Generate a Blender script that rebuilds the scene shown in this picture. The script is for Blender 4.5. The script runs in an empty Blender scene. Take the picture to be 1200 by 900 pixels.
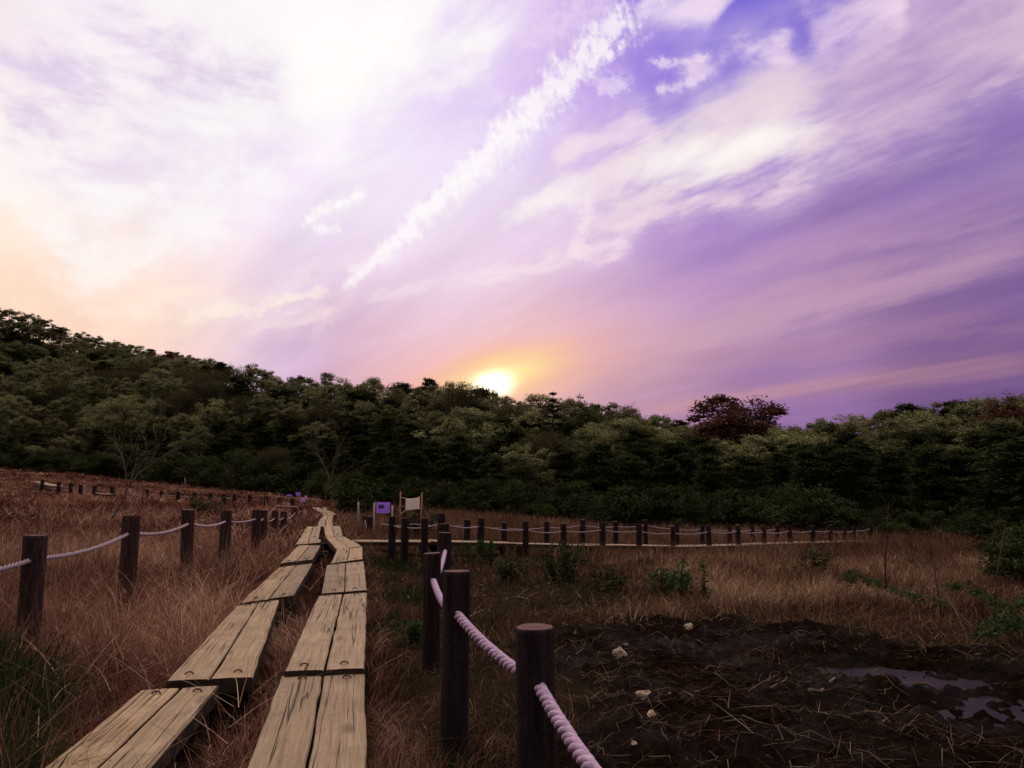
import bpy, math, random
import numpy as np
from mathutils import Vector, Matrix

# ------------------------------------------------------------------ camera
SC = bpy.context.scene
COL = SC.collection
W0, H0, F = 1200.0, 900.0, 935.0
HOR = 574.0
CAMH = 1.3
PITCH = math.atan((HOR - 450.0) / F)
cam_d = bpy.data.cameras.new("camera")
cam_d.sensor_width = 36.0
cam_d.lens = 36.0 * F / W0
cam_d.clip_start = 0.05
cam_d.clip_end = 6000.0
cam = bpy.data.objects.new("camera", cam_d)
COL.objects.link(cam)
cam.location = (0, 0, CAMH)
cam.rotation_euler = (math.pi / 2 + PITCH, 0, 0)
SC.camera = cam
FWD = np.array([0, math.cos(PITCH), math.sin(PITCH)])
UPV = np.array([0, -math.sin(PITCH), math.cos(PITCH)])
RGT = np.array([1.0, 0, 0])


def ray(px, py):
    d = FWD * F + RGT * (px - 600.0) + UPV * (450.0 - py)
    return d / np.linalg.norm(d)


def at(px, py, depth):
    """point seen at that pixel of the photograph, `depth` metres along +Y"""
    d = ray(px, py)
    t = depth / d[1]
    return Vector((d[0] * t, depth, CAMH + d[2] * t))


def s2l(c):
    c = c / 255.0
    return c / 12.92 if c <= 0.04045 else ((c + 0.055) / 1.055) ** 2.4


def lin(r, g, b):
    return (s2l(r), s2l(g), s2l(b))


# ------------------------------------------------------------------ colour management, sun, sky
SC.view_settings.view_transform = 'Standard'
SC.view_settings.look = 'None'
SC.view_settings.exposure = 0.0
SC.view_settings.gamma = 1.0
SC.view_settings.use_curve_mapping = False
SC.render.engine = 'CYCLES'
SC.cycles.max_bounces = 6
SC.cycles.diffuse_bounces = 3
SC.cycles.glossy_bounces = 3
SC.cycles.transmission_bounces = 3
SC.cycles.transparent_max_bounces = 4
SC.cycles.sample_clamp_indirect = 4.0

SUN_DIR = ray(575, 447)
SUN_EL = math.asin(SUN_DIR[2])
SUN_AZ = math.atan2(SUN_DIR[0], SUN_DIR[1])
sd = bpy.data.lights.new("sun", 'SUN')
sd.energy = 0.5
sd.angle = math.radians(2.0)
sd.color = (1.0, 0.72, 0.42)
sun = bpy.data.objects.new("sun", sd)
COL.objects.link(sun)
sun.rotation_euler = Vector(-SUN_DIR).to_track_quat('-Z', 'Y').to_euler()

world = bpy.data.worlds.new("World")
SC.world = world
world.use_nodes = True
world.cycles.sampling_method = 'MANUAL'
world.cycles.sample_map_resolution = 1024
NT = world.node_tree
NT.nodes.clear()


class G:
    """tiny node-graph writer"""
    def __init__(s, nt): s.nt = nt
    def n(s, t, **kw):
        nd = s.nt.nodes.new(t)
        for k, v in kw.items(): setattr(nd, k, v)
        return nd
    def put(s, sock, v):
        if isinstance(v, bpy.types.NodeSocket): s.nt.links.new(v, sock)
        elif v is not None: sock.default_value = v
    def m(s, op, a, b=None, c=None, clamp=False):
        nd = s.n('ShaderNodeMath', operation=op, use_clamp=clamp)
        for i, v in enumerate((a, b, c)): s.put(nd.inputs[i], v)
        return nd.outputs[0]
    def v(s, op, a, b=None, scale=None):
        nd = s.n('ShaderNodeVectorMath', operation=op)
        s.put(nd.inputs[0], a)
        if b is not None: s.put(nd.inputs[1], b)
        if scale is not None: s.put(nd.inputs['Scale'], scale)
        return nd.outputs['Value'] if op in ('DOT_PRODUCT', 'LENGTH') else nd.outputs['Vector']
    def mr(s, x, a, b, c=0.0, d=1.0, smooth=True):
        nd = s.n('ShaderNodeMapRange', interpolation_type='SMOOTHSTEP' if smooth else 'LINEAR')
        nd.clamp = True
        for i, v in enumerate((x, a, b, c, d)): s.put(nd.inputs[i], v)
        return nd.outputs[0]
    def noise(s, vec, scale, detail=4, rough=0.55, dist=0.0, col=False, dim='3D'):
        nd = s.n('ShaderNodeTexNoise', noise_dimensions=dim)
        s.put(nd.inputs['Vector'], vec)
        s.put(nd.inputs['Scale'], scale); s.put(nd.inputs['Detail'], detail)
        s.put(nd.inputs['Roughness'], rough); s.put(nd.inputs['Distortion'], dist)
        return nd.outputs['Color'] if col else nd.outputs['Fac']
    def mix(s, f, a, b, blend='MIX'):
        nd = s.n('ShaderNodeMix', data_type='RGBA', blend_type=blend)
        s.put(nd.inputs[0], f)
        s.put(nd.inputs[6], a if isinstance(a, bpy.types.NodeSocket) else (*a[:3], 1))
        s.put(nd.inputs[7], b if isinstance(b, bpy.types.NodeSocket) else (*b[:3], 1))
        return nd.outputs[2]
    def ramp(s, f, stops):
        nd = s.n('ShaderNodeValToRGB')
        cr = nd.color_ramp
        while len(cr.elements) < len(stops): cr.elements.new(0.5)
        for e, (p, c) in zip(cr.elements, stops):
            e.position = p; e.color = (*c[:3], 1)
        s.put(nd.inputs[0], f)
        return nd.outputs[0]


ZENITH = (1.95, 1.68, 1.5)


def build_sky():
    g = G(NT)
    tc = g.n('ShaderNodeTexCoord')
    D = tc.outputs['Generated']            # the world direction
    sep = g.n('ShaderNodeSeparateXYZ'); g.put(sep.inputs[0], D)
    zz = g.m('ADD', g.m('MAXIMUM', sep.outputs[2], 0.0), 0.10)
    cmb = g.n('ShaderNodeCombineXYZ')
    g.put(cmb.inputs[0], g.m('DIVIDE', sep.outputs[0], zz))
    g.put(cmb.inputs[1], g.m('DIVIDE', sep.outputs[1], zz))
    # cloud deck coordinates, turned so that the wind streaks run along local Y
    az = math.atan2(20 - 600, F)
    mp = g.n('ShaderNodeMapping')
    g.put(mp.inputs['Vector'], cmb.outputs[0])
    mp.inputs['Rotation'].default_value = (0, 0, az)
    P = mp.outputs[0]
    mp2 = g.n('ShaderNodeMapping'); g.put(mp2.inputs['Vector'], P)
    mp2.inputs['Scale'].default_value = (3.2, 0.55, 1)
    PS = mp2.outputs[0]
    mp3 = g.n('ShaderNodeMapping'); g.put(mp3.inputs['Vector'], P)
    mp3.inputs['Scale'].default_value = (2.4, 1.1, 1)
    PM = mp3.outputs[0]
    streak = g.noise(PS, 1.3, 7, 0.55, 0.1)
    wisp = g.noise(PM, 2.8, 9, 0.60, 0.15)
    puff = g.noise(P, 5.5, 8, 0.62, 0.25)
    mott = g.noise(D, 95.0, 3, 0.6, 0.3)
    # fine cross-ribs of the old trail: noise squeezed along the trail's own direction
    A_, B_ = ray(398, 345), ray(765, -5)
    tt_ = (B_ - A_) / np.linalg.norm(B_ - A_); nn_ = np.cross(A_, B_); nn_ /= np.linalg.norm(nn_)
    rc = g.n('ShaderNodeCombineXYZ')
    wob = g.v('SCALE', g.v('SUBTRACT', g.noise(D, 40.0, 3, 0.6, 0.0, True), (0.5, 0.5, 0.5)), scale=0.012)
    DR = g.v('ADD', D, wob)
    g.put(rc.inputs[0], g.m('MULTIPLY', g.m('ADD', g.v('DOT_PRODUCT', DR, tuple(tt_)), g.m('MULTIPLY', g.v('DOT_PRODUCT', DR, tuple(nn_)), 0.35)), 105.0))
    g.put(rc.inputs[1], g.m('MULTIPLY', g.v('DOT_PRODUCT', DR, tuple(nn_)), 42.0))
    rib = g.m('ADD', g.m('MULTIPLY', g.noise(rc.outputs[0], 1.0, 6, 0.62, 0.0), 0.45), g.m('MULTIPLY', g.noise(D, 70.0, 5, 0.65, 0.0), 0.55))
    warp = g.v('SCALE', g.v('SUBTRACT', g.noise(PM, 1.6, 6, 0.6, 0.0, True), (0.5, 0.5, 0.5)), scale=0.07)
    warp2 = g.v('SCALE', g.v('SUBTRACT', g.noise(D, 26.0, 5, 0.62, 0.0, True), (0.5, 0.5, 0.5)), scale=0.022)
    DW = g.v('ADD', g.v('ADD', D, warp), warp2)
    DF = g.v('ADD', D, warp2)

    # broad colours of this evening sky by direction (k = sharpness)
    pts = [
        (0, 20, 240, 226, 234), (60, 110, 240, 226, 236), (150, 60, 252, 247, 250), (40, 170, 252, 240, 234), (110, 260, 254, 246, 240), (260, 90, 246, 236, 246), (400, 60, 255, 253, 253), (110, 190, 255, 253, 250),
        (300, 20, 250, 245, 248), (0, 180, 248, 230, 220), (0, 290, 250, 222, 198), (90, 345, 250, 212, 184), (10, 350, 250, 212, 184), (230, 182, 222, 200, 234),
        (330, 240, 235, 220, 240), (210, 280, 244, 228, 238), (310, 405, 206, 186, 224), (430, 385, 212, 188, 218), (220, 385, 244, 212, 200),
        (560, 90, 206, 178, 234), (530, 45, 226, 206, 238), (470, 130, 230, 212, 240), (600, 150, 206, 180, 232), (480, 210, 240, 228, 243), (700, 120, 180, 148, 224), (780, 60, 140, 108, 214),
        (862, 48, 74, 64, 202), (900, 70, 96, 80, 200), (925, 12, 66, 68, 208), (820, 100, 128, 100, 206), (640, 30, 214, 184, 228), (660, 262, 206, 176, 226), (560, 300, 226, 206, 232),
        (600, 240, 242, 230, 242), (790, 290, 158, 122, 198), (850, 250, 148, 112, 192), (1000, 205, 138, 106, 180),
        (1140, 170, 116, 92, 168), (1050, 90, 190, 160, 200), (1190, 20, 150, 120, 186), (1000, 45, 165, 132, 195), (1110, 240, 116, 90, 162),
        (1050, 305, 152, 116, 158), (1190, 345, 116, 88, 150), (900, 350, 176, 140, 176), (760, 370, 206, 168, 190), (620, 360, 230, 188, 196), (540, 360, 226, 190, 208), (500, 310, 226, 204, 232), (700, 320, 204, 168, 206),
        (900, 465, 138, 102, 158), (1160, 435, 108, 78, 128), (780, 465, 170, 128, 162), (450, 430, 226, 172, 170), (380, 460, 190, 150, 190),
        (180, 350, 248, 216, 198), (150, 400, 246, 208, 188), (100, 430, 240, 200, 180), (-120, 200, 244, 226, 220), (-120, 400, 240, 200, 180), (1330, 100, 120, 96, 160), (1330, 350, 96, 72, 120),
        (400, -120, 255, 253, 252), (800, -120, 170, 150, 225), (100, -140, 244, 236, 242), (1150, -120, 120, 104, 186),
        
    ]
    k = 260.0
    csum = None; wsum = None
    def acc(c, w):
        nonlocal csum, wsum
        sc_ = g.v('SCALE', c, scale=w)
        csum = sc_ if csum is None else g.v('ADD', csum, sc_)
        wsum = w if wsum is None else g.m('ADD', wsum, w)
    DB = g.v('NORMALIZE', g.v('ADD', D, g.v('SCALE', warp, scale=0.7)))
    for (px, py, r, gg, b) in pts:
        d = ray(px, py)
        kk = 45.0 if py < -100 or px < 0 or px > 1200 else k
        w = g.m('EXPONENT', g.m('MULTIPLY_ADD', g.v('DOT_PRODUCT', DB, tuple(d)), kk, -kk - (2.6 if kk < 100 else 0.0)))
        acc(lin(r, gg, b), w)
    # the half of the sky at our back: unseen, raised in warm grey as fill light
    w = g.m('MAXIMUM', g.m('EXPONENT', g.m('MULTIPLY_ADD', sep.outputs[1], -14.0, -9.0)), 2e-5)
    acc((0.25, 0.21, 0.215), w)
    # unseen zenith glow, added to light planks and treetops from above
    w = g.m('EXPONENT', g.m('MULTIPLY_ADD', g.v('DOT_PRODUCT', D, (-0.12, 0.30, 0.946)), 14.0, -14.0))
    acc(ZENITH, g.m('MULTIPLY', w, g.mr(sep.outputs[2], 0.58, 0.80)))
    base = g.v('DIVIDE', csum, wsum)
    fr = g.mr(sep.outputs[1], 0.0, 0.25)
    # wind-drawn streaks: vary the brightness of everything
    sfac = g.mr(streak, 0.3, 0.72, 0.98, 1.16, False)
    base = g.v('SCALE', base, scale=sfac)

    col = base
    def band(a, b, w0, w1, amount, tint, tex=None, K=2.4, soft=0.5, dd=DW, e0=0.12, e1=0.12, mid=0.5, softness=0.48):
        """one drawn-out cloud: a soft body along a great-circle arc, eaten away by a noise"""
        nonlocal col
        A, B = ray(*a), ray(*b)
        n = np.cross(A, B); n /= np.linalg.norm(n)
        t = B - A; t /= np.linalg.norm(t)
        ta, tb = float(A @ t), float(B @ t)
        T = g.m('MULTIPLY_ADD', g.v('DOT_PRODUCT', dd, tuple(t)), 1.0 / (tb - ta), -ta / (tb - ta))
        wd = g.mr(T, 0.0, 1.0, w0 / F, w1 / F, False)
        q = g.m('DIVIDE', g.v('DOT_PRODUCT', dd, tuple(n)), wd)
        body = g.m('EXPONENT', g.m('MULTIPLY', g.m('MULTIPLY', q, q), -1.0))
        win = g.m('MULTIPLY', g.mr(T, -e0, e0), g.mr(T, 1 - e1, 1 + e1, 1.0, 0.0))
        body = g.m('MULTIPLY', body, win)
        soft_b = None
        if tex is not None:
            soft_b = g.m('MULTIPLY', g.m('MULTIPLY', g.m('POWER', g.m('EXPONENT', g.m('MULTIPLY', g.m('MULTIPLY', q, q), -0.35)), 1.0), win), g.mr(tex, 0.32, 0.68, 0.25, 1.0))
            body = g.m('ADD', body, g.m('MULTIPLY', g.m('SUBTRACT', tex, 0.5), g.m('MULTIPLY', g.mr(body, 0.0, 0.25), K)))
            body = g.mr(body, max(0.04, mid - soft), mid + soft)
        if soft_b is not None:
            body = g.m('ADD', g.m('MULTIPLY', body, 1.0 - softness), g.m('MULTIPLY', soft_b, softness))
        msk = g.m('MULTIPLY', body, g.m('MULTIPLY', fr, amount))
        col = g.mix(g.m('MINIMUM', msk, 1.0), col, lin(*tint))
    W_ = (255, 252, 250)
    PK = (246, 228, 236)
    # overexposed bank, upper left
    band((70, 262), (560, -60), 50, 125, 1.0, W_, wisp, 2.60, 0.67, softness=0.22)
    band((-40, 215), (300, -40), 45, 60, 0.85, (255, 250, 247), wisp, 2.60, 0.62, softness=0.22)
    band((70, 330), (330, 215), 26, 30, 0.6, W_, wisp, 2.60, 0.57, softness=0.22)
    # lilac holes in it
    band((-20, 120), (330, 55), 60, 70, 0.95, (222, 202, 232), puff, 3.75, 0.52, DW, 0.1, 0.1, 1.05)
    band((60, 200), (300, 175), 30, 26, 0.5, (228, 206, 236), puff, 3.00, 0.67, DW, 0.1, 0.2, 0.8)
    # old ribbed condensation trail
    band((402, 340), (752, 5), 6, 28, 0.88, (254, 246, 250), rib, 3.4, 0.42, DF, 0.02, 0.14, 0.66, 0.10)
    band((402, 340), (640, 130), 5, 26, 0.55, (255, 251, 252), rib, 1.6, 0.35, DF, 0.05, 0.3, 0.5)
    band((366, 398), (420, 322), 8, 9, 0.4, (240, 216, 224), mott, 2.00, 0.57, DF)
    band((404, 316), (470, 300), 7, 9, 0.8, (252, 240, 246), wisp, 2.60, 0.52, DF)
    band((676, 308), (692, 224), 11, 5, 0.8, (246, 226, 238), mott, 2.40, 0.52, DF)
    # bright band to the right
    band((600, 248), (960, 128), 22, 42, 1.0, (253, 242, 242), wisp, 2.60, 0.59)
    band((700, 215), (1290, 10), 34, 72, 0.80, (226, 200, 216), wisp, 2.60, 0.62)
    band((700, 268), (945, 208), 9, 16, 0.85, (244, 220, 230), wisp, 2.60, 0.52)
    band((745, 196), (945, 152), 22, 18, 0.9, (255, 250, 246), wisp, 1.2, 0.6, DW, 0.3, 0.3)
    band((1130, 112), (1220, 58), 4, 9, 0.75, (228, 204, 218), wisp, 2.40, 0.52)
    band((640, 175), (760, 145), 16, 20, 0.8, PK, wisp, 2.60, 0.52)
    band((560, 325), (740, 285), 7, 10, 0.8, (246, 226, 236), wisp, 2.60, 0.52)
    band((430, 350), (600, 312), 6, 8, 0.5, (246, 230, 238), wisp, 2.60, 0.52)
    # small torn clouds in the blue gap
    band((800, 92), (930, 48), 18, 20, 0.95, (246, 222, 240), puff, 3.75, 0.52, DF, 0.1, 0.1, 0.78)
    band((940, 42), (1050, 0), 16, 24, 0.95, (240, 216, 234), wisp, 2.60, 0.52)
    band((755, -14), (850, 14), 30, 22, 0.95, (244, 224, 242), wisp, 2.60, 0.57)
    band((760, 75), (830, 66), 5, 4, 0.7, (246, 226, 242), mott, 2.60, 0.52, DF)
    band((770, 104), (830, 92), 5, 5, 0.7, (246, 226, 242), mott, 2.60, 0.52, DF)
    band((700, 100), (740, 96), 12, 8, 0.7, (240, 222, 244), mott, 2.60, 0.52, DF, 0.2, 0.2, 0.6)
    band((600, 45), (720, 5), 16, 22, 0.5, (240, 222, 242), mott, 2.60, 0.57, DF)
    # little wisps left of the trail
    band((354, 262), (428, 224), 7, 6, 0.9, W_, mott, 2.40, 0.52, DF)
    band((366, 272), (400, 266), 4, 4, 0.6, W_, mott, 2.40, 0.52, DF)
    band((210, 372), (385, 340), 9, 9, 0.85, (255, 240, 226), wisp, 2.60, 0.52)
    band((100, 380), (260, 335), 14, 12, 0.6, (255, 238, 222), wisp, 2.60, 0.57)
    band((290, 385), (390, 360), 6, 8, 0.55, (250, 228, 226), wisp, 2.60, 0.52)
    band((330, 335), (450, 300), 8, 10, 0.4, (246, 234, 244), wisp, 2.60, 0.57)
    # long soft veils low on the right
    band((540, 478), (1260, 268), 14, 26, 0.6, (202, 162, 182), streak, 1.5, 0.6)
    band((720, 345), (1260, 205), 10, 20, 0.45, (192, 152, 190), streak, 1.6, 0.6)
    band((850, 318), (1240, 240), 6, 10, 0.4, (196, 156, 184), streak, 1.8, 0.5)
    band((760, 480), (1230, 418), 7, 11, 0.55, (206, 152, 152), streak, 0.8, 0.6, D)
    band((800, 425), (1240, 372), 9, 13, 0.35, (172, 128, 152), streak, 1.4, 0.6)
    # the low sun and its glow in the veil
    S = ray(577, 447)
    U = RGT * math.cos(0.22) + UPV * math.sin(0.22); V = UPV * math.cos(0.22) - RGT * math.sin(0.22)
    def glow(cx, cy, sx, sy, c, p, amount, dd):
        nonlocal col
        s_ = ray(cx, cy)
        du = g.v('DOT_PRODUCT', g.v('SUBTRACT', dd, tuple(s_)), tuple(U))
        dv = g.v('DOT_PRODUCT', g.v('SUBTRACT', dd, tuple(s_)), tuple(V))
        du = g.m('MULTIPLY', du, F / sx); dv = g.m('MULTIPLY', dv, F / sy)
        r2 = g.m('ADD', g.m('MULTIPLY', du, du), g.m('MULTIPLY', dv, dv))
        e = g.m('EXPONENT', g.m('MULTIPLY', g.m('POWER', r2, p), -1.0))
        col = g.mix(g.m('MULTIPLY', g.m('MULTIPLY', e, fr), amount), col, c)
    DH = g.v('ADD', D, g.v('SCALE', warp, scale=0.35))
    glow(584, 440, 150, 50, lin(247, 178, 146), 0.9, 0.75, DH)
    glow(586, 442, 74, 27, lin(255, 200, 128), 1.0, 0.75, DH)
    glow(588, 440, 50, 17, lin(255, 240, 170), 1.0, 0.85, DH)
    glow(577, 452, 21, 14, (2.4, 2.2, 1.7), 1.2, 1.0, D)
    # the physical sky carries the rest of the hemisphere
    sky = g.n('ShaderNodeTexSky', sky_type='NISHITA')
    sky.sun_disc = False
    sky.sun_elevation = SUN_EL
    sky.sun_rotation = SUN_AZ
    bg1 = g.n('ShaderNodeBackground'); g.put(bg1.inputs[0], col); bg1.inputs[1].default_value = 1.0
    bg2 = g.n('ShaderNodeBackground'); g.put(bg2.inputs[0], sky.outputs[0])
    bg2.inputs[1].default_value = 0.0008
    ad = g.n('ShaderNodeAddShader')
    NT.links.new(bg1.outputs[0], ad.inputs[0]); NT.links.new(bg2.outputs[0], ad.inputs[1])
    out = g.n('ShaderNodeOutputWorld')
    NT.links.new(ad.outputs[0], out.inputs[0])


build_sky()

# ------------------------------------------------------------------ helpers
RNG = np.random.default_rng(7)
random.seed(11)


def hash2(ix, iy, seed):
    h = (ix.astype(np.int64) * 374761393 + iy.astype(np.int64) * 668265263 + seed * 974634777) & 0x7fffffff
    h = ((h ^ (h >> 13)) * 1274126177) & 0x7fffffff
    h = h ^ (h >> 16)
    return (h & 0xffff) / 65535.0


def vnoise(x, y, seed=0):
    ix, iy = np.floor(x), np.floor(y)
    fx, fy = x - ix, y - iy
    fx = fx * fx * (3 - 2 * fx); fy = fy * fy * (3 - 2 * fy)
    a = hash2(ix, iy, seed); b = hash2(ix + 1, iy, seed)
    c = hash2(ix, iy + 1, seed); d = hash2(ix + 1, iy + 1, seed)
    return (a * (1 - fx) + b * fx) * (1 - fy) + (c * (1 - fx) + d * fx) * fy


def fbm(x, y, oct=4, seed=0):
    s = 0; a = 0.5; t = 0
    for i in range(oct):
        s = s + a * vnoise(x, y, seed + i * 17); t += a
        x = x * 2.03 + 3.1; y = y * 2.03 + 1.7; a *= 0.5
    return s / t


def sstep(a, b, x):
    t = np.clip((x - a) / (b - a), 0, 1)
    return t * t * (3 - 2 * t)


def tag(o, label=None, cat=None, group=None, kind=None):
    if label: o['label'] = label
    if cat: o['category'] = cat
    if group: o['group'] = group
    if kind: o['kind'] = kind
    return o


def empty(name, loc=(0, 0, 0), rz=0.0):
    o = bpy.data.objects.new(name, None)
    o.empty_display_size = 0.1
    COL.objects.link(o)
    o.location = loc; o.rotation_euler = (0, 0, rz)
    return o


def link(name, me, parent=None, loc=None):
    o = bpy.data.objects.new(name, me)
    COL.objects.link(o)
    if parent is not None: o.parent = parent
    if loc is not None: o.location = loc
    return o


class MB:
    """collects vertices / faces for ONE mesh"""
    def __init__(s): s.v = []; s.f = []; s.uv = {}
    def quadstrip(s, rings, close=True, cap=True):
        b = len(s.v); n = len(rings[0])
        for r in rings: s.v.extend([tuple(p) for p in r])
        for i in range(len(rings) - 1):
            for j in range(n if close else n - 1):
                k = (j + 1) % n
                s.f.append((b + i * n + j, b + i * n + k, b + (i + 1) * n + k, b + (i + 1) * n + j))
        if cap and close:
            s.f.append(tuple(b + j for j in reversed(range(n))))
            s.f.append(tuple(b + (len(rings) - 1) * n + j for j in range(n)))
    def tube(s, pts, radii, sides=6, cap=True):
        pts = [Vector(p) for p in pts]
        if not hasattr(radii, '__len__'): radii = [radii] * len(pts)
        rings = []
        nrm = None
        for i, p in enumerate(pts):
            t = (pts[min(i + 1, len(pts) - 1)] - pts[max(i - 1, 0)])
            t = t.normalized() if t.length > 1e-9 else Vector((0, 0, 1))
            if nrm is None:
                nrm = t.orthogonal().normalized()
            else:
                nrm = (nrm - t * nrm.dot(t))
                nrm = nrm.normalized() if nrm.length > 1e-6 else t.orthogonal().normalized()
            bn = t.cross(nrm)
            rings.append([p + (nrm * math.cos(a) + bn * math.sin(a)) * radii[i]
                          for a in (2 * math.pi * j / sides for j in range(sides))])
        s.quadstrip(rings, True, cap)
    def box(s, c, e, rz=0.0):
        ca, sa = math.cos(rz), math.sin(rz)
        b = len(s.v)
        for dx in (-1, 1):
            for dy in (-1, 1):
                for dz in (-1, 1):
                    x, y = dx * e[0] / 2, dy * e[1] / 2
                    s.v.append((c[0] + x * ca - y * sa, c[1] + x * sa + y * ca, c[2] + dz * e[2] / 2))
        for f in ((0, 1, 3, 2), (4, 6, 7, 5), (0, 4, 5, 1), (2, 3, 7, 6), (0, 2, 6, 4), (1, 5, 7, 3)):
            s.f.append(tuple(b + i for i in f))
    def mesh(s, name, mat=None, smooth=False):
        me = bpy.data.meshes.new(name)
        me.from_pydata(s.v, [], s.f)
        if mat: me.materials.append(mat)
        if smooth: me.polygons.foreach_set('use_smooth', [True] * len(me.polygons))
        me.update()
        return me
    def build(s, name, mat=None, parent=None, smooth=False, loc=None):
        return link(name, s.mesh(name, mat, smooth), parent, loc)


def np_mesh(name, verts, quads, mat, tint=None, smooth=False):
    me = bpy.data.meshes.new(name)
    nv, nq = len(verts), len(quads)
    me.vertices.add(nv); me.loops.add(nq * 4); me.polygons.add(nq)
    me.vertices.foreach_set('co', np.ascontiguousarray(verts, dtype=np.float32).ravel())
    me.loops.foreach_set('vertex_index', np.ascontiguousarray(quads, dtype=np.int32).ravel())
    me.polygons.foreach_set('loop_start', np.arange(0, nq * 4, 4, dtype=np.int32))
    try: me.polygons.foreach_set('loop_total', np.full(nq, 4, dtype=np.int32))
    except Exception: pass
    if tint is not None:
        at_ = me.attributes.new('tint', 'FLOAT', 'POINT')
        at_.data.foreach_set('value', np.ascontiguousarray(tint, dtype=np.float32))
    if smooth: me.polygons.foreach_set('use_smooth', np.ones(nq, dtype=bool))
    me.materials.append(mat)
    me.update(calc_edges=True)
    return me


# ------------------------------------------------------------------ materials
def new_mat(name):
    m = bpy.data.materials.new(name)
    m.use_nodes = True
    m.node_tree.nodes.clear()
    g = G(m.node_tree)
    out = g.n('ShaderNodeOutputMaterial')
    return m, g, out


def principled(g, out, col, rough, bump=None, bstr=0.3, bdist=0.01, spec=0.3):
    p = g.n('ShaderNodeBsdfPrincipled')
    g.put(p.inputs['Base Color'], col if isinstance(col, bpy.types.NodeSocket) else (*col[:3], 1))
    g.put(p.inputs['Roughness'], rough)
    p.inputs['Specular IOR Level'].default_value = spec
    if bump is not None:
        b = g.n('ShaderNodeBump'); b.inputs['Strength'].default_value = bstr
        b.inputs['Distance'].default_value = bdist
        g.put(b.inputs['Height'], bump)
        g.nt.links.new(b.outputs[0], p.inputs['Normal'])
    g.nt.links.new(p.outputs[0], out.inputs[0])
    return p


def leaf_mat(name, stops, tr=0.18, randomise=True, rough_scale=0.35, objvar=0.6):
    """foliage: colour by leaf and by tree, part of the light passes through"""
    m, g, out = new_mat(name)
    a = g.n('ShaderNodeAttribute'); a.attribute_name = 'tint'
    oi = g.n('ShaderNodeObjectInfo')
    tcn = g.n('ShaderNodeTexCoord')
    f = g.m('ADD', g.m('MULTIPLY', a.outputs['Fac'], 1.0 - objvar),
            g.m('MULTIPLY', oi.outputs['Random'], objvar))
    c = g.ramp(f, stops)
    c = g.mix(1.0, c, g.ramp(a.outputs['Fac'], [(0, (0.55,) * 3), (1, (1.25,) * 3)]), 'MULTIPLY')
    d = g.n('ShaderNodeBsdfDiffuse'); g.put(d.inputs[0], c)
    t = g.n('ShaderNodeBsdfTranslucent'); g.put(t.inputs[0], c)
    mx = g.n('ShaderNodeMixShader'); mx.inputs[0].default_value = tr
    g.nt.links.new(d.outputs[0], mx.inputs[1]); g.nt.links.new(t.outputs[0], mx.inputs[2])
    g.nt.links.new(mx.outputs[0], out.inputs[0])
    return m


M = {}
M['olive'] = leaf_mat('olive_leaves', [(0, (0.090, 0.094, 0.038)), (0.35, (0.155, 0.155, 0.070)), (0.7, (0.195, 0.185, 0.092)), (1, (0.155, 0.125, 0.064))])
M['pale'] = leaf_mat('pale_spring_leaves', [(0, (0.19, 0.19, 0.088)), (0.5, (0.25, 0.245, 0.12)), (1, (0.22, 0.20, 0.10))])
M['brownleaf'] = leaf_mat('brown_buds', [(0, (0.075, 0.058, 0.026)), (0.5, (0.095, 0.075, 0.034)), (1, (0.10, 0.095, 0.04))])
M['dark'] = leaf_mat('dark_evergreen_leaves', [(0, (0.022, 0.030, 0.012)), (0.5, (0.038, 0.047, 0.019)), (1, (0.055, 0.062, 0.025))], tr=0.15)
M['redleaf'] = leaf_mat('red_leaves', [(0, (0.085, 0.036, 0.028)), (0.5, (0.115, 0.050, 0.038)), (1, (0.105, 0.060, 0.042))])
M['brightleaf'] = leaf_mat('fresh_green_leaves', [(0, (0.018, 0.044, 0.014)), (0.5, (0.028, 0.062, 0.020)), (1, (0.050, 0.082, 0.032))], tr=0.25, objvar=0.3)
M['shrubleaf'] = leaf_mat('shrub_leaves', [(0, (0.026, 0.036, 0.015)), (0.5, (0.044, 0.054, 0.022)), (1, (0.068, 0.068, 0.030))], tr=0.15)


def grass_mat(name, stops, tr=0.25):
    m, g, out = new_mat(name)
    a = g.n('ShaderNodeAttribute'); a.attribute_name = 'tint'
    c = g.ramp(a.outputs['Fac'], stops)
    d = g.n('ShaderNodeBsdfDiffuse'); g.put(d.inputs[0], c)
    t = g.n('ShaderNodeBsdfTranslucent'); g.put(t.inputs[0], c)
    mx = g.n('ShaderNodeMixShader'); mx.inputs[0].default_value = tr
    g.nt.links.new(d.outputs[0], mx.inputs[1]); g.nt.links.new(t.outputs[0], mx.inputs[2])
    g.nt.links.new(mx.outputs[0], out.inputs[0])
    return m


M['drygrass'] = grass_mat('dry_red_grass', [(0, (0.030, 0.011, 0.008)), (0.25, (0.11, 0.042, 0.030)), (0.55, (0.225, 0.090, 0.066)), (0.85, (0.32, 0.16, 0.115)), (1, (0.50, 0.33, 0.23))])
M['tangrass'] = grass_mat('tan_grass', [(0, (0.035, 0.017, 0.011)), (0.3, (0.12, 0.060, 0.038)), (0.6, (0.23, 0.128, 0.080)), (0.85, (0.32, 0.20, 0.13)), (1, (0.46, 0.33, 0.22))])
M['greengrass'] = grass_mat('green_grass', [(0, (0.010, 0.016, 0.006)), (0.5, (0.020, 0.031, 0.011)), (0.85, (0.050, 0.052, 0.022)), (1, (0.12, 0.085, 0.035))])
M['straw'] = grass_mat('fallen_straw', [(0, (0.020, 0.011, 0.007)), (0.4, (0.060, 0.035, 0.022)), (0.85, (0.17, 0.11, 0.072)), (1, (0.38, 0.28, 0.21))], tr=0.05)


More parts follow.
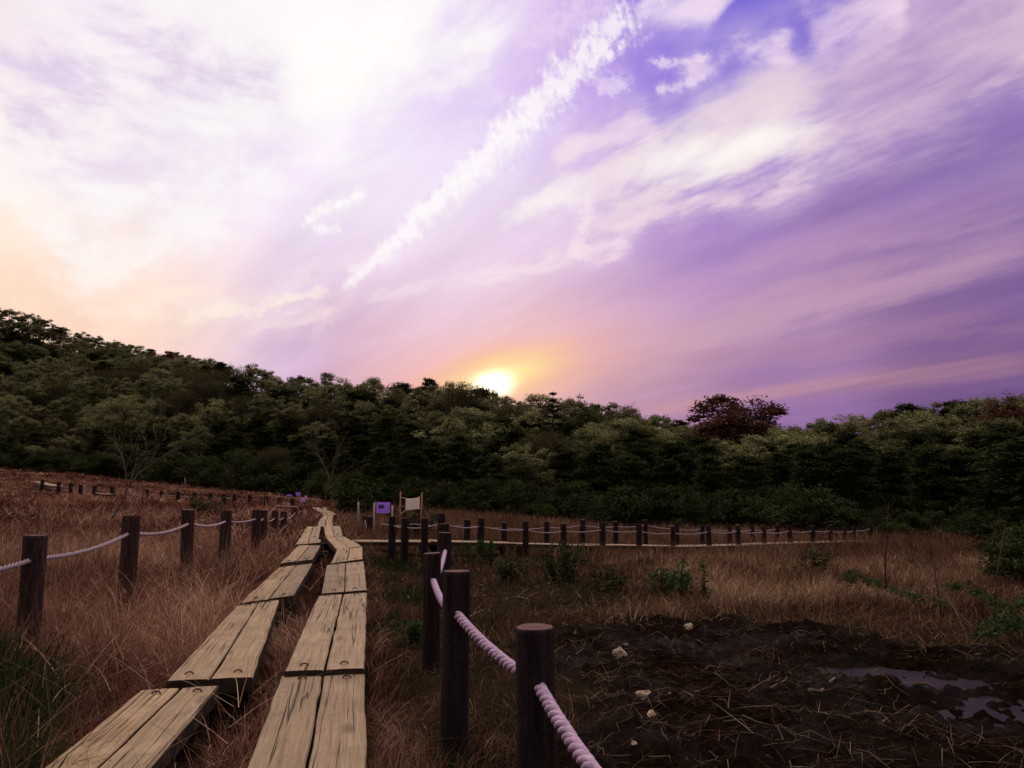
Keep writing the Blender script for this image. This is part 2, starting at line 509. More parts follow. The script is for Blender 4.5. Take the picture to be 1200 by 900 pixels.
def bark_mat(name, c0, c1):
    m, g, out = new_mat(name)
    tc = g.n('ShaderNodeTexCoord')
    n = g.noise(tc.outputs['Object'], 9, 6, 0.6)
    principled(g, out, g.ramp(n, [(0.3, c0), (0.7, c1)]), 0.9, n, 0.5, 0.02, 0.1)
    return m


M['bark'] = bark_mat('grey_brown_bark', (0.028, 0.020, 0.015), (0.085, 0.064, 0.048))
M['palebark'] = bark_mat('pale_bark', (0.07, 0.055, 0.042), (0.17, 0.14, 0.11))
M['stem'] = bark_mat('plant_stem', (0.030, 0.018, 0.012), (0.07, 0.042, 0.026))
M['greenstem'] = bark_mat('green_stem', (0.025, 0.040, 0.014), (0.05, 0.070, 0.025))
M['twig'] = bark_mat('dead_twig', (0.05, 0.032, 0.022), (0.20, 0.14, 0.10))


def make_wood():
    m, g, out = new_mat('weathered_planks')
    uv = g.n('ShaderNodeUVMap')
    mp = g.n('ShaderNodeMapping'); g.put(mp.inputs[0], uv.outputs[0])
    mp.inputs['Scale'].default_value = (26, 0.7, 1)
    grain = g.noise(mp.outputs[0], 2.2, 8, 0.62, 0.35)
    mpb = g.n('ShaderNodeMapping'); g.put(mpb.inputs[0], uv.outputs[0])
    mpb.inputs['Scale'].default_value = (90, 3.0, 1)
    fine = g.noise(mpb.outputs[0], 2.0, 4, 0.6, 0.3)
    blot = g.noise(uv.outputs[0], 3.2, 5, 0.6)
    # long drying cracks: thin level lines of a stretched field
    mpc = g.n('ShaderNodeMapping'); g.put(mpc.inputs[0], uv.outputs[0])
    mpc.inputs['Scale'].default_value = (9.0, 0.13, 1)
    fld = g.noise(mpc.outputs[0], 1.25, 4, 0.5, 0.0)
    ln = g.m('ABSOLUTE', g.m('SUBTRACT', fld, 0.5))
    mpd = g.n('ShaderNodeMapping'); g.put(mpd.inputs[0], uv.outputs[0])
    mpd.inputs['Scale'].default_value = (5.0, 0.8, 1)
    brk = g.noise(mpd.outputs[0], 1.0, 3, 0.5)
    wid = g.mr(brk, 0.38, 0.66, 0.0, 0.022, False)
    crack = g.m('SUBTRACT', 1.0, g.m('DIVIDE', ln, g.m('MAXIMUM', wid, 1e-4)), clamp=True)
    crack = g.m('MULTIPLY', crack, g.mr(brk, 0.42, 0.52))
    # knots
    vo = g.n('ShaderNodeTexVoronoi', feature='F1', voronoi_dimensions='2D')
    mpk = g.n('ShaderNodeMapping'); g.put(mpk.inputs[0], uv.outputs[0])
    mpk.inputs['Scale'].default_value = (4.2, 1.35, 1)
    wv = g.v('ADD', mpk.outputs[0], g.v('SCALE', g.noise(uv.outputs[0], 14, 3, 0.5, 0, True), scale=0.10))
    g.put(vo.inputs['Vector'], wv); vo.inputs['Scale'].default_value = 1.0
    sp = g.n('ShaderNodeSeparateColor'); g.put(sp.inputs[0], vo.outputs['Color'])
    has = g.mr(sp.outputs[0], 0.60, 0.62)
    kd = vo.outputs['Distance']
    ring = g.m('MULTIPLY_ADD', g.m('SINE', g.m('MULTIPLY', kd, 150.0)), 0.5, 0.5)
    knot = g.m('MULTIPLY', g.mr(kd, 0.05, 0.15, 1.0, 0.0), has)
    col = g.ramp(grain, [(0.22, (0.16, 0.108, 0.072)), (0.48, (0.33, 0.245, 0.165)), (0.75, (0.43, 0.33, 0.225))])
    col = g.mix(0.55, col, g.ramp(fine, [(0.3, (0.55, 0.52, 0.48)), (0.7, (1.15, 1.13, 1.1))]), 'MULTIPLY')
    col = g.mix(0.85, col, g.ramp(blot, [(0.3, (0.72, 0.66, 0.60)), (0.7, (1.12, 1.10, 1.04))]), 'MULTIPLY')
    col = g.mix(g.m('MULTIPLY', knot, g.m('MULTIPLY_ADD', ring, 0.4, 0.35)), col, (0.09, 0.055, 0.032))
    col = g.mix(g.m('MULTIPLY', crack, 0.93), col, (0.022, 0.014, 0.010))
    stain = g.noise(uv.outputs[0], 5.5, 6, 0.65, 0.5)
    col = g.mix(g.mr(stain, 0.54, 0.72, 0.0, 0.55), col, (0.14, 0.10, 0.075))
    # each board aged a little differently
    oi = g.n('ShaderNodeObjectInfo')
    tone = g.ramp(oi.outputs['Random'], [(0, (0.74, 0.73, 0.77)), (0.5, (0.98, 0.98, 1.0)), (1, (1.18, 1.12, 1.04))])
    col = g.mix(1.0, col, tone, 'MULTIPLY')
    h = g.m('SUBTRACT', g.m('ADD', g.m('MULTIPLY', grain, 0.5), g.m('MULTIPLY', fine, 0.25)), g.m('MULTIPLY', crack, 1.6))
    principled(g, out, col, 0.82, h, 0.9, 0.006, 0.2)
    return m


M['wood'] = make_wood()
M['boardedge'] = bark_mat('dark_board_edge', (0.014, 0.010, 0.008), (0.06, 0.040, 0.026))  # board sides, undersides and ends, darker than the tops
M['sleeper'] = bark_mat('dark_damp_timber', (0.018, 0.012, 0.009), (0.055, 0.038, 0.026))


def make_post():
    m, g, out = new_mat('dark_post')
    tc = g.n('ShaderNodeTexCoord')
    mp = g.n('ShaderNodeMapping'); g.put(mp.inputs[0], tc.outputs['Object'])
    mp.inputs['Scale'].default_value = (26, 26, 2.6)
    n = g.noise(mp.outputs[0], 1.6, 7, 0.62, 0.5)
    sp = g.noise(tc.outputs['Object'], 60, 4, 0.65)
    ge = g.n('ShaderNodeNewGeometry')
    sz = g.n('ShaderNodeSeparateXYZ'); g.put(sz.inputs[0], ge.outputs['Normal'])
    col = g.ramp(n, [(0.3, (0.014, 0.009, 0.010)), (0.6, (0.036, 0.023, 0.026)), (0.8, (0.066, 0.043, 0.045))])
    col = g.mix(0.6, col, g.ramp(sp, [(0.35, (0.4, 0.4, 0.4)), (0.7, (1.4, 1.3, 1.3))]), 'MULTIPLY')
    h = g.m('ADD', n, g.m('MULTIPLY', sp, 0.35))
    principled(g, out, col, 0.85, h, 1.0, 0.014, 0.06)
    m2, g, out = new_mat('post_top_cut')
    tc = g.n('ShaderNodeTexCoord')
    n = g.noise(tc.outputs['Object'], 22, 6, 0.6)
    principled(g, out, g.ramp(n, [(0.3, (0.055, 0.026, 0.028)), (0.7, (0.13, 0.062, 0.060))]), 0.85, n, 0.5, 0.006, 0.15)
    return m, m2


M['post'], M['posttop'] = make_post()
M['postred'] = M['post'].copy(); M['postred'].name = 'reddish_brown_post'
for nd in M['postred'].node_tree.nodes:
    if nd.type == 'VALTORGB' and nd.color_ramp.elements[0].color[0] < 0.05:
        for e_, c_ in zip(nd.color_ramp.elements, ((0.022, 0.012, 0.013), (0.066, 0.036, 0.038), (0.115, 0.066, 0.066))): e_.color = (*c_, 1)


def simple(name, c0, c1, scale, rough, bstr=0.3, bd=0.004, spec=0.3):
    m, g, out = new_mat(name)
    tc = g.n('ShaderNodeTexCoord')
    n = g.noise(tc.outputs['Object'], scale, 5, 0.6)
    principled(g, out, g.ramp(n, [(0.3, c0), (0.7, c1)]), rough, n, bstr, bd, spec)
    return m


M['rope'] = simple('lilac_rope', (0.27, 0.17, 0.28), (0.50, 0.35, 0.50), 45, 0.8, 0.6, 0.002)
M['ropegrey'] = simple('weathered_rope', (0.20, 0.14, 0.17), (0.34, 0.25, 0.29), 90, 0.85, 0.6, 0.002)
M['iron'] = simple('rusty_iron', (0.020, 0.013, 0.012), (0.06, 0.035, 0.028), 60, 0.6)
M['stone'] = simple('pale_stone', (0.17, 0.115, 0.075), (0.50, 0.39, 0.28), 9, 0.85, 0.6, 0.02)
M['greystone'] = simple('grey_stone', (0.10, 0.085, 0.095), (0.22, 0.19, 0.20), 14, 0.85, 0.6, 0.02)
def thin_sheet(name, c0, c1):
    m, g, out = new_mat(name)
    tc = g.n('ShaderNodeTexCoord')
    c = g.ramp(g.noise(tc.outputs['Object'], 6, 4, 0.6), [(0.3, c0), (0.7, c1)])
    d = g.n('ShaderNodeBsdfDiffuse'); g.put(d.inputs[0], c)
    t = g.n('ShaderNodeBsdfTranslucent'); g.put(t.inputs[0], c)
    mx = g.n('ShaderNodeMixShader'); mx.inputs[0].default_value = 0.55
    g.nt.links.new(d.outputs[0], mx.inputs[1]); g.nt.links.new(t.outputs[0], mx.inputs[2])
    g.nt.links.new(mx.outputs[0], out.inputs[0])
    return m


M['whitesheet'] = thin_sheet('off_white_sheet', (0.80, 0.74, 0.66), (0.90, 0.84, 0.76))
M['purplesheet'] = thin_sheet('violet_sheet', (0.56, 0.34, 0.92), (0.62, 0.40, 0.95))
M['pinksheet'] = thin_sheet('pink_sheet', (0.75, 0.50, 0.76), (0.82, 0.56, 0.82))
M['whitecloth'] = simple('off_white_cloth', (0.58, 0.52, 0.46), (0.70, 0.64, 0.56), 8, 0.9, 0.3, 0.01)
M['purplepaper'] = simple('violet_board', (0.22, 0.10, 0.52), (0.27, 0.13, 0.60), 5, 0.7)
M['pinkpaper'] = simple('pink_board', (0.55, 0.34, 0.56), (0.62, 0.40, 0.62), 5, 0.7)
M['print'] = simple('dark_print', (0.06, 0.03, 0.11), (0.10, 0.05, 0.17), 30, 0.7)
M['redpole'] = simple('faded_red_pole', (0.22, 0.05, 0.035), (0.34, 0.10, 0.06), 12, 0.7)
M['greypole'] = simple('weathered_grey_pole', (0.20, 0.16, 0.17), (0.34, 0.28, 0.29), 12, 0.7)
M['blackpole'] = simple('dark_wood_stake', (0.03, 0.02, 0.02), (0.07, 0.045, 0.045), 20, 0.8)


def make_ground():
    m, g, out = new_mat('marsh_ground')
    tc = g.n('ShaderNodeTexCoord')
    P = tc.outputs['Object']
    mud = g.n('ShaderNodeAttribute'); mud.attribute_name = 'mud'
    red = g.n('ShaderNodeAttribute'); red.attribute_name = 'meadow'
    n1 = g.noise(P, 1.3, 8, 0.62, 0.4)
    n2 = g.noise(P, 16, 6, 0.65, 0.3)
    n3 = g.noise(P, 70, 4, 0.65)
    soil = g.ramp(n2, [(0.3, (0.018, 0.012, 0.009)), (0.55, (0.042, 0.028, 0.020)), (0.8, (0.080, 0.056, 0.040))])
    turf = g.ramp(n1, [(0.35, (0.010, 0.009, 0.005)), (0.55, (0.022, 0.015, 0.009)), (0.75, (0.042, 0.025, 0.015))])
    mead = g.ramp(n1, [(0.3, (0.045, 0.021, 0.014)), (0.6, (0.080, 0.037, 0.025)), (0.8, (0.11, 0.058, 0.037))])
    dry = g.mix(red.outputs['Fac'], turf, mead)
    dry = g.mix(0.5, dry, g.ramp(n3, [(0.3, (0.5, 0.5, 0.5)), (0.7, (1.3, 1.3, 1.3))]), 'MULTIPLY')
    mudc = g.ramp(n2, [(0.32, (0.002, 0.0014, 0.001)), (0.58, (0.009, 0.005, 0.0035)), (0.82, (0.028, 0.016, 0.011))])
    mudc = g.mix(0.7, mudc, g.ramp(n3, [(0.32, (0.25, 0.25, 0.25)), (0.62, (1.3, 1.25, 1.2))]), 'MULTIPLY')
    col = g.mix(mud.outputs['Fac'], dry, mudc)
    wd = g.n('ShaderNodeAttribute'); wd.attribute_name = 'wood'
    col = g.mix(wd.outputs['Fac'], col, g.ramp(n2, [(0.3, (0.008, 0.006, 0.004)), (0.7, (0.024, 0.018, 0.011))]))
    wet = g.m('MULTIPLY', mud.outputs['Fac'], g.mr(n1, 0.40, 0.60))
    rough = g.mr(wet, 0.0, 1.0, 0.95, 0.70, False)
    h = g.m('ADD', g.m('MULTIPLY', n2, 0.7), g.m('MULTIPLY', n3, 0.3))
    p_ = principled(g, out, col, rough, h, 1.0, 0.03, 0.0)
    g.put(p_.inputs['Specular IOR Level'], g.m('MULTIPLY', wet, 0.025))
    return m


M['ground'] = make_ground()


def make_puddle():
    m, g, out = new_mat('puddle_water')
    tc = g.n('ShaderNodeTexCoord')
    n = g.noise(tc.outputs['Object'], 5, 4, 0.55)
    n2 = g.noise(tc.outputs['Object'], 9, 5, 0.6)
    p = principled(g, out, g.ramp(n2, [(0.3, (0.008, 0.005, 0.005)), (0.7, (0.02, 0.013, 0.012))]), 0.40, n, 0.4, 0.02, 0.04)
    return m


M['puddle'] = make_puddle()

# ------------------------------------------------------------------ terrain
EDGE = [(-400, 92), (-150, 88), (0, 84), (200, 76), (350, 62), (500, 46), (700, 38), (900, 34), (1050, 31), (1200, 27), (1400, 24)]
HEDGE = [(-400, 5.0), (0, 3.5), (120, 2.6), (200, 1.9), (350, 0.7), (500, 0.1), (700, -0.35), (1000, -0.45), (1200, -0.3), (1400, -0.1)]
SKY = [(-400, 300), (-100, 330), (0, 360), (40, 372), (80, 388), (150, 404), (200, 413), (260, 424), (300, 431), (320, 440), (350, 437), (400, 440), (450, 445),
       (500, 445), (540, 450), (575, 459), (620, 464), (650, 466), (700, 469), (750, 476), (775, 490), (800, 494), (860, 493), (910, 494),
       (940, 498), (980, 491), (1020, 486), (1060, 476), (1100, 470), (1150, 466), (1200, 463), (1400, 450)]
# skyline of the wood at the foot of the far hill (left) / ridge trees elsewhere
NEARSKY = [(-400, 440), (0, 436), (100, 432), (200, 428), (300, 428), (340, 437)] + SKY[9:]


def tab(t, x):
    return np.interp(x, [a for a, b in t], [b for a, b in t])


def zpix(py, d):
    """height seen at row py at depth d (near the picture's middle column)"""
    return CAMH + d * math.tan(math.atan((450.0 - py) / F) + PITCH) if np.isscalar(py) else CAMH + d * np.tan(np.arctan((450.0 - py) / F) + PITCH)


def Hb(x, y):
    """broad terrain height"""
    x = np.asarray(x, float); y = np.asarray(y, float)
    yy = np.maximum(y, 0.5)
    px = np.clip(600 + F * x / yy, -400, 1400)
    front = sstep(2.0, 12.0, y)
    e = tab(EDGE, px)
    he = tab(HEDGE, px)
    right_dip = -0.28 * sstep(560, 760, px) * sstep(13, 20, y)
    t = np.clip((y - 14) / np.maximum(e - 14, 1), 0, 1)
    h = he * (t ** 1.2) + right_dip * (1 - t) * 1.0
    h = h + 0.15 * sstep(-1.6, -3.0, x) * (1 - t)
    # wooded rise behind the edge
    ridge_d = e + 52
    topz = zpix(tab(NEARSKY, px), ridge_d) - 8.0
    t2 = np.clip((y - e) / 52.0, 0, 1)
    h = h + (np.maximum(topz, he) - he) * t2 * sstep(0, 0.35, t2)
    # far hill on the left
    hill_top = zpix(tab(SKY, px), 250.0) - 7.5
    t3 = np.clip((y - (e + 52)) / (250.0 - e - 52), 0, 1)
    up = np.maximum(hill_top - np.maximum(topz, he), 0) * sstep(470, 300, px)
    h = h + up * t3
    # beyond the ridges the land levels off and slowly drops
    h = h - np.clip((y - 262), 0, 900) * 0.02
    return h * front + 0.15 * sstep(-1.6, -3.0, x) * (1 - front)


MUDP = np.array([(0.0, 2.0), (0.02, 3.6), (0.05, 5.0), (0.15, 6.8), (0.6, 8.6), (1.9, 9.0), (2.9, 7.9), (3.7, 7.0), (4.8, 6.3), (6.5, 5.6), (7.2, 4.2), (7.0, 1.0), (1.0, 0.8)])


def poly_sd(x, y, P):
    """signed distance, positive inside"""
    d = np.full(x.shape, 1e9); ins = np.zeros(x.shape, bool)
    n = len(P)
    for i in range(n):
        ax, ay = P[i]; bx, by = P[(i + 1) % n]
        ex, ey = bx - ax, by - ay
        t = np.clip(((x - ax) * ex + (y - ay) * ey) / (ex * ex + ey * ey), 0, 1)
        d = np.minimum(d, np.hypot(x - ax - t * ex, y - ay - t * ey))
        c = ((ay > y) != (by > y)) & (x < (bx - ax) * (y - ay) / (by - ay + 1e-12) + ax)
        ins ^= c
    return np.where(ins, d, -d)


def mudmask(x, y):
    s = poly_sd(x, y, MUDP)
    s = s + (fbm(x * 1.3, y * 1.3, 4, 5) - 0.5) * 1.5
    return sstep(-0.15, 0.55, s)


PUDDLES = [(2.85, 5.95, 0.62, 0.42, -0.1), (3.1, 4.8, 0.85, 0.65, -0.2), (4.1, 5.2, 0.9, 0.5, 0.1)]


def pudmask(x, y):
    m = np.zeros(x.shape)
    for (cx, cy, rx, ry, a) in PUDDLES:
        u = (x - cx) * math.cos(a) + (y - cy) * math.sin(a)
        v = -(x - cx) * math.sin(a) + (y - cy) * math.cos(a)
        q = np.hypot(u / rx, v / ry) + (fbm(x * 2.1, y * 2.1, 3, 9) - 0.5) * 0.9
        m = np.maximum(m, 1 - sstep(0.6, 1.15, q))
    return m


def Hfull(x, y):
    h = Hb(x, y)
    d = np.hypot(x, y)
    near = 1 - sstep(15, 30, d)
    mud = mudmask(x, y) * near
    bumps = (fbm(x * 1.1, y * 1.1, 3, 21) - 0.5) * 0.12
    clod = fbm(x * 3.3 + 5, y * 4.0, 4, 31)
    cl2 = np.abs(fbm(x * 6.5, y * 7.5, 3, 41) - 0.5) * 2
    h = h + near * bumps * (0.5 + 0.5 * mud)
    hf = fbm(x * 15, y * 17, 3, 45)
    hf2 = np.abs(fbm(x * 9, y * 10, 3, 47) - 0.5) * 2
    h = h + mud * ((clod - 0.45) * 0.12 + (0.5 - cl2) * 0.05 + (hf - 0.5) * 0.085 - hf2 * 0.055 + 0.02)
    h = h + near * (1 - mud) * (hf - 0.5) * 0.03
    h = h - pudmask(x, y) * 0.075 * near
    h = h + sstep(20, 60, d) * (fbm(x * 0.12, y * 0.12, 3, 51) - 0.5) * 0.5 * (1 - sstep(90, 160, d) * 0.0)
    return h


def hx(x, y):
    return float(Hfull(np.array([x]), np.array([y]))[0])


def hbx(x, y):
    return float(Hb(np.array([x]), np.array([y]))[0])


def hit(px, py, off=0.0):
    """where the ray of that pixel meets the broad terrain raised by off"""
    d = ray(px, py)
    ts = np.concatenate([np.linspace(1.0, 40, 4000), np.linspace(40, 260, 4000)])
    X = d[0] * ts; Y = d[1] * ts; Z = CAMH + d[2] * ts
    g_ = Z - (Hb(X, Y) + off)
    i = np.argmax(g_ < 0)
    if g_[i] >= 0: i = len(ts) - 1
    return Vector((X[i], Y[i], Z[i]))


def build_terrain():
    a_front = np.radians(np.linspace(-46, 46, 560))
    a_back = np.radians(np.linspace(46, 314, 60)[1:-1])
    ang = np.concatenate([a_front, a_back])
    nr = 640
    rad = 0.3 * (3500.0 / 0.3) ** (np.linspace(0, 1, nr) ** 1.0)
    A, R = np.meshgrid(ang, rad)
    X = R * np.sin(A); Y = R * np.cos(A)
    Z = Hfull(X.ravel(), Y.ravel())
    V = np.stack([X.ravel(), Y.ravel(), Z], 1)
    na = len(ang)
    i, j = np.meshgrid(np.arange(nr - 1), np.arange(na), indexing='ij')
    k = (j + 1) % na
    Q = np.stack([i * na + j, (i + 1) * na + j, (i + 1) * na + k, i * na + k], -1).reshape(-1, 4)
    Q = Q[:, ::-1]
    # cap the hole under the camera
    V = np.vstack([V, [[0, 0, 0]]])
    c = len(V) - 1
    capq = [(c, (t + 1) % na, t, c) for t in range(0)]
    me = np_mesh('ground', V, Q, M['ground'], smooth=True)
    x, y = V[:, 0], V[:, 1]
    d = np.hypot(x, y)
    mud = np.maximum(mudmask(x, y) * (1 - sstep(15, 30, d)), 0)
    px = 600 + F * x / np.maximum(y, 0.5)
    mead = np.clip(sstep(-0.6, -1.6, x + 0.13 * np.minimum(y, 15)) + sstep(15, 20, d) * 0.8, 0, 1) * (1 - sstep(0, 6, y - tab(EDGE, np.clip(px, -400, 1400))))
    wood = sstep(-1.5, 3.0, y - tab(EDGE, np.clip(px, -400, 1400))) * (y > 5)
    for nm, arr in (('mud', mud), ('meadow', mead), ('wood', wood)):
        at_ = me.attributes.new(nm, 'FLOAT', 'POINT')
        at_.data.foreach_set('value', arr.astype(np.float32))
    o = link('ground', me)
    tag(o, kind='structure')


build_terrain()

pw = MB()
WATER_Z = -0.040
nseg = 40
pw.v = [(3.2 + 2.6 * math.cos(2 * math.pi * i / nseg), 5.2 + 1.5 * math.sin(2 * math.pi * i / nseg), WATER_Z) for i in range(nseg)]
pw.f = [tuple(range(nseg))]
o = pw.build('puddle', M['puddle'])
tag(o, kind='structure')

# ------------------------------------------------------------------ boardwalk
FOOT = []      # plank footprints, kept clear of grass


def board_mesh(c, thick, seed, top_only=False):
    """one board from its four top corners (near-left, near-right, far-right, far-left)"""
    rnd = np.random.default_rng(seed)
    nl, nr_, fr_, fl = [np.array(p) for p in c]
    L = np.linalg.norm(fl - nl); Wd = np.linalg.norm(nr_ - nl)
    n = max(2, int(L / 0.16))
    V = []; UV = []
    ou, ov = rnd.uniform(0, 40), rnd.uniform(0, 40)
    prof = [(0.0, -thick), (0.0, -0.007), (0.006 / Wd, 0.0), (0.5, 0.002), (1 - 0.006 / Wd, 0.0), (1.0, -0.007), (1.0, -thick)]
    for i in range(n + 1):
        t = i / n
        a = nl + (fl - nl) * t; b = nr_ + (fr_ - nr_) * t
        ja, jb = rnd.normal(0, 0.0022, 2)
        jz = rnd.normal(0, 0.0012)
        dirw = (b - a) / np.linalg.norm(b - a)
        a = a + dirw * ja; b = b + dirw * jb
        for (u, z) in prof:
            p = a + (b - a) * u
            V.append((p[0], p[1], p[2] + z + jz)); UV.append((u * Wd + ou + (0.1 if z < -0.01 else 0), t * L + ov))
    m = len(prof)
    Fc = []
    for i in range(n):
        for j in range(m):
            k = (j + 1) % m
            Fc.append((i * m + j, i * m + k, (i + 1) * m + k, (i + 1) * m + j))
    Fc.append(tuple(range(m))[::-1]); Fc.append(tuple(n * m + j for j in range(m)))
    me = bpy.data.meshes.new('board')
    me.from_pydata(V, [], Fc)
    uvl = me.uv_layers.new(name='UVMap')
    for lp in me.loops:
        uvl.data[lp.index].uv = UV[lp.vertex_index]
    me.materials.append(M['wood']); me.materials.append(M['boardedge'])
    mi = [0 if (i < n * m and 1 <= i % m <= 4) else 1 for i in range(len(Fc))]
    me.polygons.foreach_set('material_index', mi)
    me.update()
    return me


def staple(mb, p, along, across, w=0.042):
    p, al, ac = Vector(p), Vector(along), Vector(across)
    pts = []
    for i in range(9):
        a = math.pi * i / 8
        pts.append(p + ac * (-math.cos(a) * w / 2) + al * (math.sin(a) * w * 0.30) + Vector((0, 0, 0.003 + 0.010 * math.sin(a))))
    mb.tube(pts, 0.0045, 5)


def section(corner_px, off, label, seed, staples=True, sleeper=True, dz=(0, 0)):
    """corner_px: near-left, near-right, far-right, far-left in the photo; off: height of the top over the ground"""
    C = [np.array(hit(p[0], p[1], off)) for p in corner_px]
    z = [C[0][2], C[1][2], C[2][2], C[3][2]]
    zn, zf = (z[0] + z[1]) / 2 + dz[0], (z[2] + z[3]) / 2 + dz[1]
    for i in (0, 1): C[i][2] = zn
    for i in (2, 3): C[i][2] = zf
    return section_world(C, label, seed, staples, sleeper)


def section_world(C, label, seed, staples=True, sleeper=True, group=None, thick=0.078):
    rnd = random.Random(seed)
    base = (C[0] + C[1]) / 2
    gz = hbx(base[0], base[1])
    org = np.array([base[0], base[1], gz])
    root = empty('boardwalk_section', tuple(org))
    tag(root, label, 'boardwalk section', group)
    L = [c - org for c in C]
    FOOT.append([tuple(c[:2]) for c in C])
    gap = 0.006
    wn = L[1] - L[0]; wf = L[2] - L[3]
    un = wn / np.linalg.norm(wn); uf = wf / np.linalg.norm(wf)
    mn = (L[0] + L[1]) / 2; mf = (L[2] + L[3]) / 2
    e = rnd.uniform(-0.012, 0.012)
    along = (mf - mn) / np.linalg.norm(mf - mn)
    b1 = [L[0], mn - un * gap + along * e, mf - uf * gap, L[3]]
    b2 = [mn + un * gap, L[1], L[2], mf + uf * gap + along * e]
    for bi, b in enumerate((b1, b2)):
        bo = link('board', board_mesh(b, thick, seed * 10 + bi), root)
        if staples:
            for end in (0, 1):
                mb = MB()
                q = (b[0] + b[1]) / 2 if end == 0 else (b[2] + b[3]) / 2
                q = q + along * (0.11 if end == 0 else -0.11) + un * rnd.uniform(-0.02, 0.02)
                q[2] += 0.002
                staple(mb, q, along, un)
                mb.build('staple', M['iron'], bo, True)
    if sleeper:
        for q, u, sgn in ((mn, un, 1), (mf, uf, -1)):
            c = q + along * 0.14 * sgn
            hgt = max(0.08, c[2] - thick + 0.12)
            mb = MB()
            rz = math.atan2(u[1], u[0])
            wl = np.linalg.norm(wn)
            mb.box((c[0], c[1], c[2] - thick - 0.055 - 0.002), (wl - 0.05, 0.11, 0.11), rz)
            mb.box((c[0], c[1], c[2] - thick - 0.116 - 0.16), (wl * 0.5, 0.08, 0.32), rz)
            mb.build('sleeper', M['sleeper'], root)
    return root


LEFT = [
    ([(15, 929), (150, 929), (257, 806), (165, 807)], 0.27, 'nearest plank pair of the left lane, cut by the bottom edge'),
    ([(195, 797), (296, 795), (327, 706), (277, 707)], 0.30, 'second plank pair of the left lane, seedy grass leaning over its right edge'),
    ([(282, 703), (344, 701), (366, 662), (327, 663)], 0.30, 'third plank pair of the left lane, overlapping the pair before it'),
    ([(328, 659), (366, 657), (376, 639), (350, 639)], 0.30, 'fourth plank pair of the left lane with a kink at its far end'),
    ([(346, 638), (375, 636), (376, 632), (350, 633)], 0.30, 'short plank pair of the left lane just past the kink'),
    ([(349, 633.5), (373, 632.5), (376, 617), (360, 617)], 0.30, 'last separate plank pair of the left lane before the lanes draw together'),
]
RIGHT = [
    ([(277, 932), (430.5, 932), (427, 789), (330, 792)], 0.30, 'nearest plank pair of the right lane with a large knot'),
    ([(333, 787), (427, 783), (430, 695), (373, 698)], 0.33, 'second plank pair of the right lane with dark cracks along both boards'),
    ([(377, 695), (430, 692), (426, 660), (383, 660)], 0.33, 'third plank pair of the right lane, short and nearly square in view'),
    ([(388, 658), (425, 657), (424.5, 642), (395, 643)], 0.33, 'fourth plank pair of the right lane, just before the lane bends left'),
    ([(395, 643), (424.5, 641.5), (403, 628.5), (382, 630)], 0.33, 'skewed plank pair of the right lane where the lane bends left'),
    ([(382, 629.5), (402, 628.3), (399, 617), (379, 616)], 0.33, 'plank pair of the right lane past the bend, beside the side boardwalk'),
]
sd_ = 100
for c, off, lab in LEFT:
    section(c, off, lab, sd_, staples=sd_ < 104); sd_ += 1
sd_ = 200
for c, off, lab in RIGHT:
    section(c, off, lab, sd_, staples=sd_ < 204); sd_ += 1
# the two lanes run on, winding, towards the trees: short far pairs
FARG = 'far winding boardwalk pairs'
FARL = 'tiny far plank pair on the winding stretch towards the dark trees'
far_line = [(381, 617), (381.5, 610), (385, 604.5), (382, 600.5), (374.5, 597.5), (369.5, 594.6)]
far_w = [19, 15, 12, 10, 8.5, 7.5]
for i in range(len(far_line) - 1):
    (x0, y0), (x1, y1) = far_line[i], far_line[i + 1]
    w0, w1 = far_w[i], far_w[i + 1]
    c = [(x0 - w0 / 2, y0), (x0 + w0 / 2, y0), (x1 + w1 / 2, y1 + 0.1), (x1 - w1 / 2, y1 + 0.1)]
    C = [np.array(hit(p[0], p[1], 0.3)) for p in c]
    section_world(C, FARL, 300 + i, False, False, FARG)
far2 = [(392, 603.5), (386.5, 600), (379, 597), (381, 594.5)]
for i in range(len(far2) - 1):
    (x0, y0), (x1, y1) = far2[i], far2[i + 1]
    w = 7.0 - i
    C = [np.array(hit(p[0], p[1], 0.3)) for p in [(x0 - w / 2, y0), (x0 + w / 2, y0), (x1 + w / 2, y1), (x1 - w / 2, y1)]]
    section_world(C, FARL, 320 + i, False, False, FARG)

# side boardwalk to the right, along the rope rail
SIDE = [(411, 634.7, 15.4), (507, 635.0, 15.7), (606, 637.3, 16.4), (700, 639.3, 17.5), (796, 640.6, 19.0), (885, 638.5, 21.2), (955, 636, 23.6), (1026, 633.5, 26.2)]
side_lab = ['first side boardwalk pair, leaving the right lane behind the dark corner posts', 'side boardwalk pair right after the dark corner posts',
            'side boardwalk pair behind the round green bush', 'side boardwalk pair beyond the round green bush', 'side boardwalk pair with a dark gap beneath it, midway along',
            'side boardwalk pair half sunk in tan grass', 'farthest side boardwalk pair, sunk in the tan grass at its right end']
for i in range(len(SIDE) - 1):
    a = np.array(at(*SIDE[i])); b = np.array(at(*SIDE[i + 1]))
    dr = b - a; nrm = np.array([-dr[1], dr[0], 0]); nrm /= np.linalg.norm(nrm)
    if nrm[1] < 0: nrm = -nrm
    g2 = dr / np.linalg.norm(dr) * 0.02
    C = [a + nrm * 0.62 + g2, a + g2, b - g2, b + nrm * 0.62 - g2]
    for q in C[:2]: q[2] = a[2] + 0.01 * (i % 2)
    for q in C[2:]: q[2] = b[2] + 0.01 * (i % 2)
    section_world(C, side_lab[i], 400 + i, False, True)

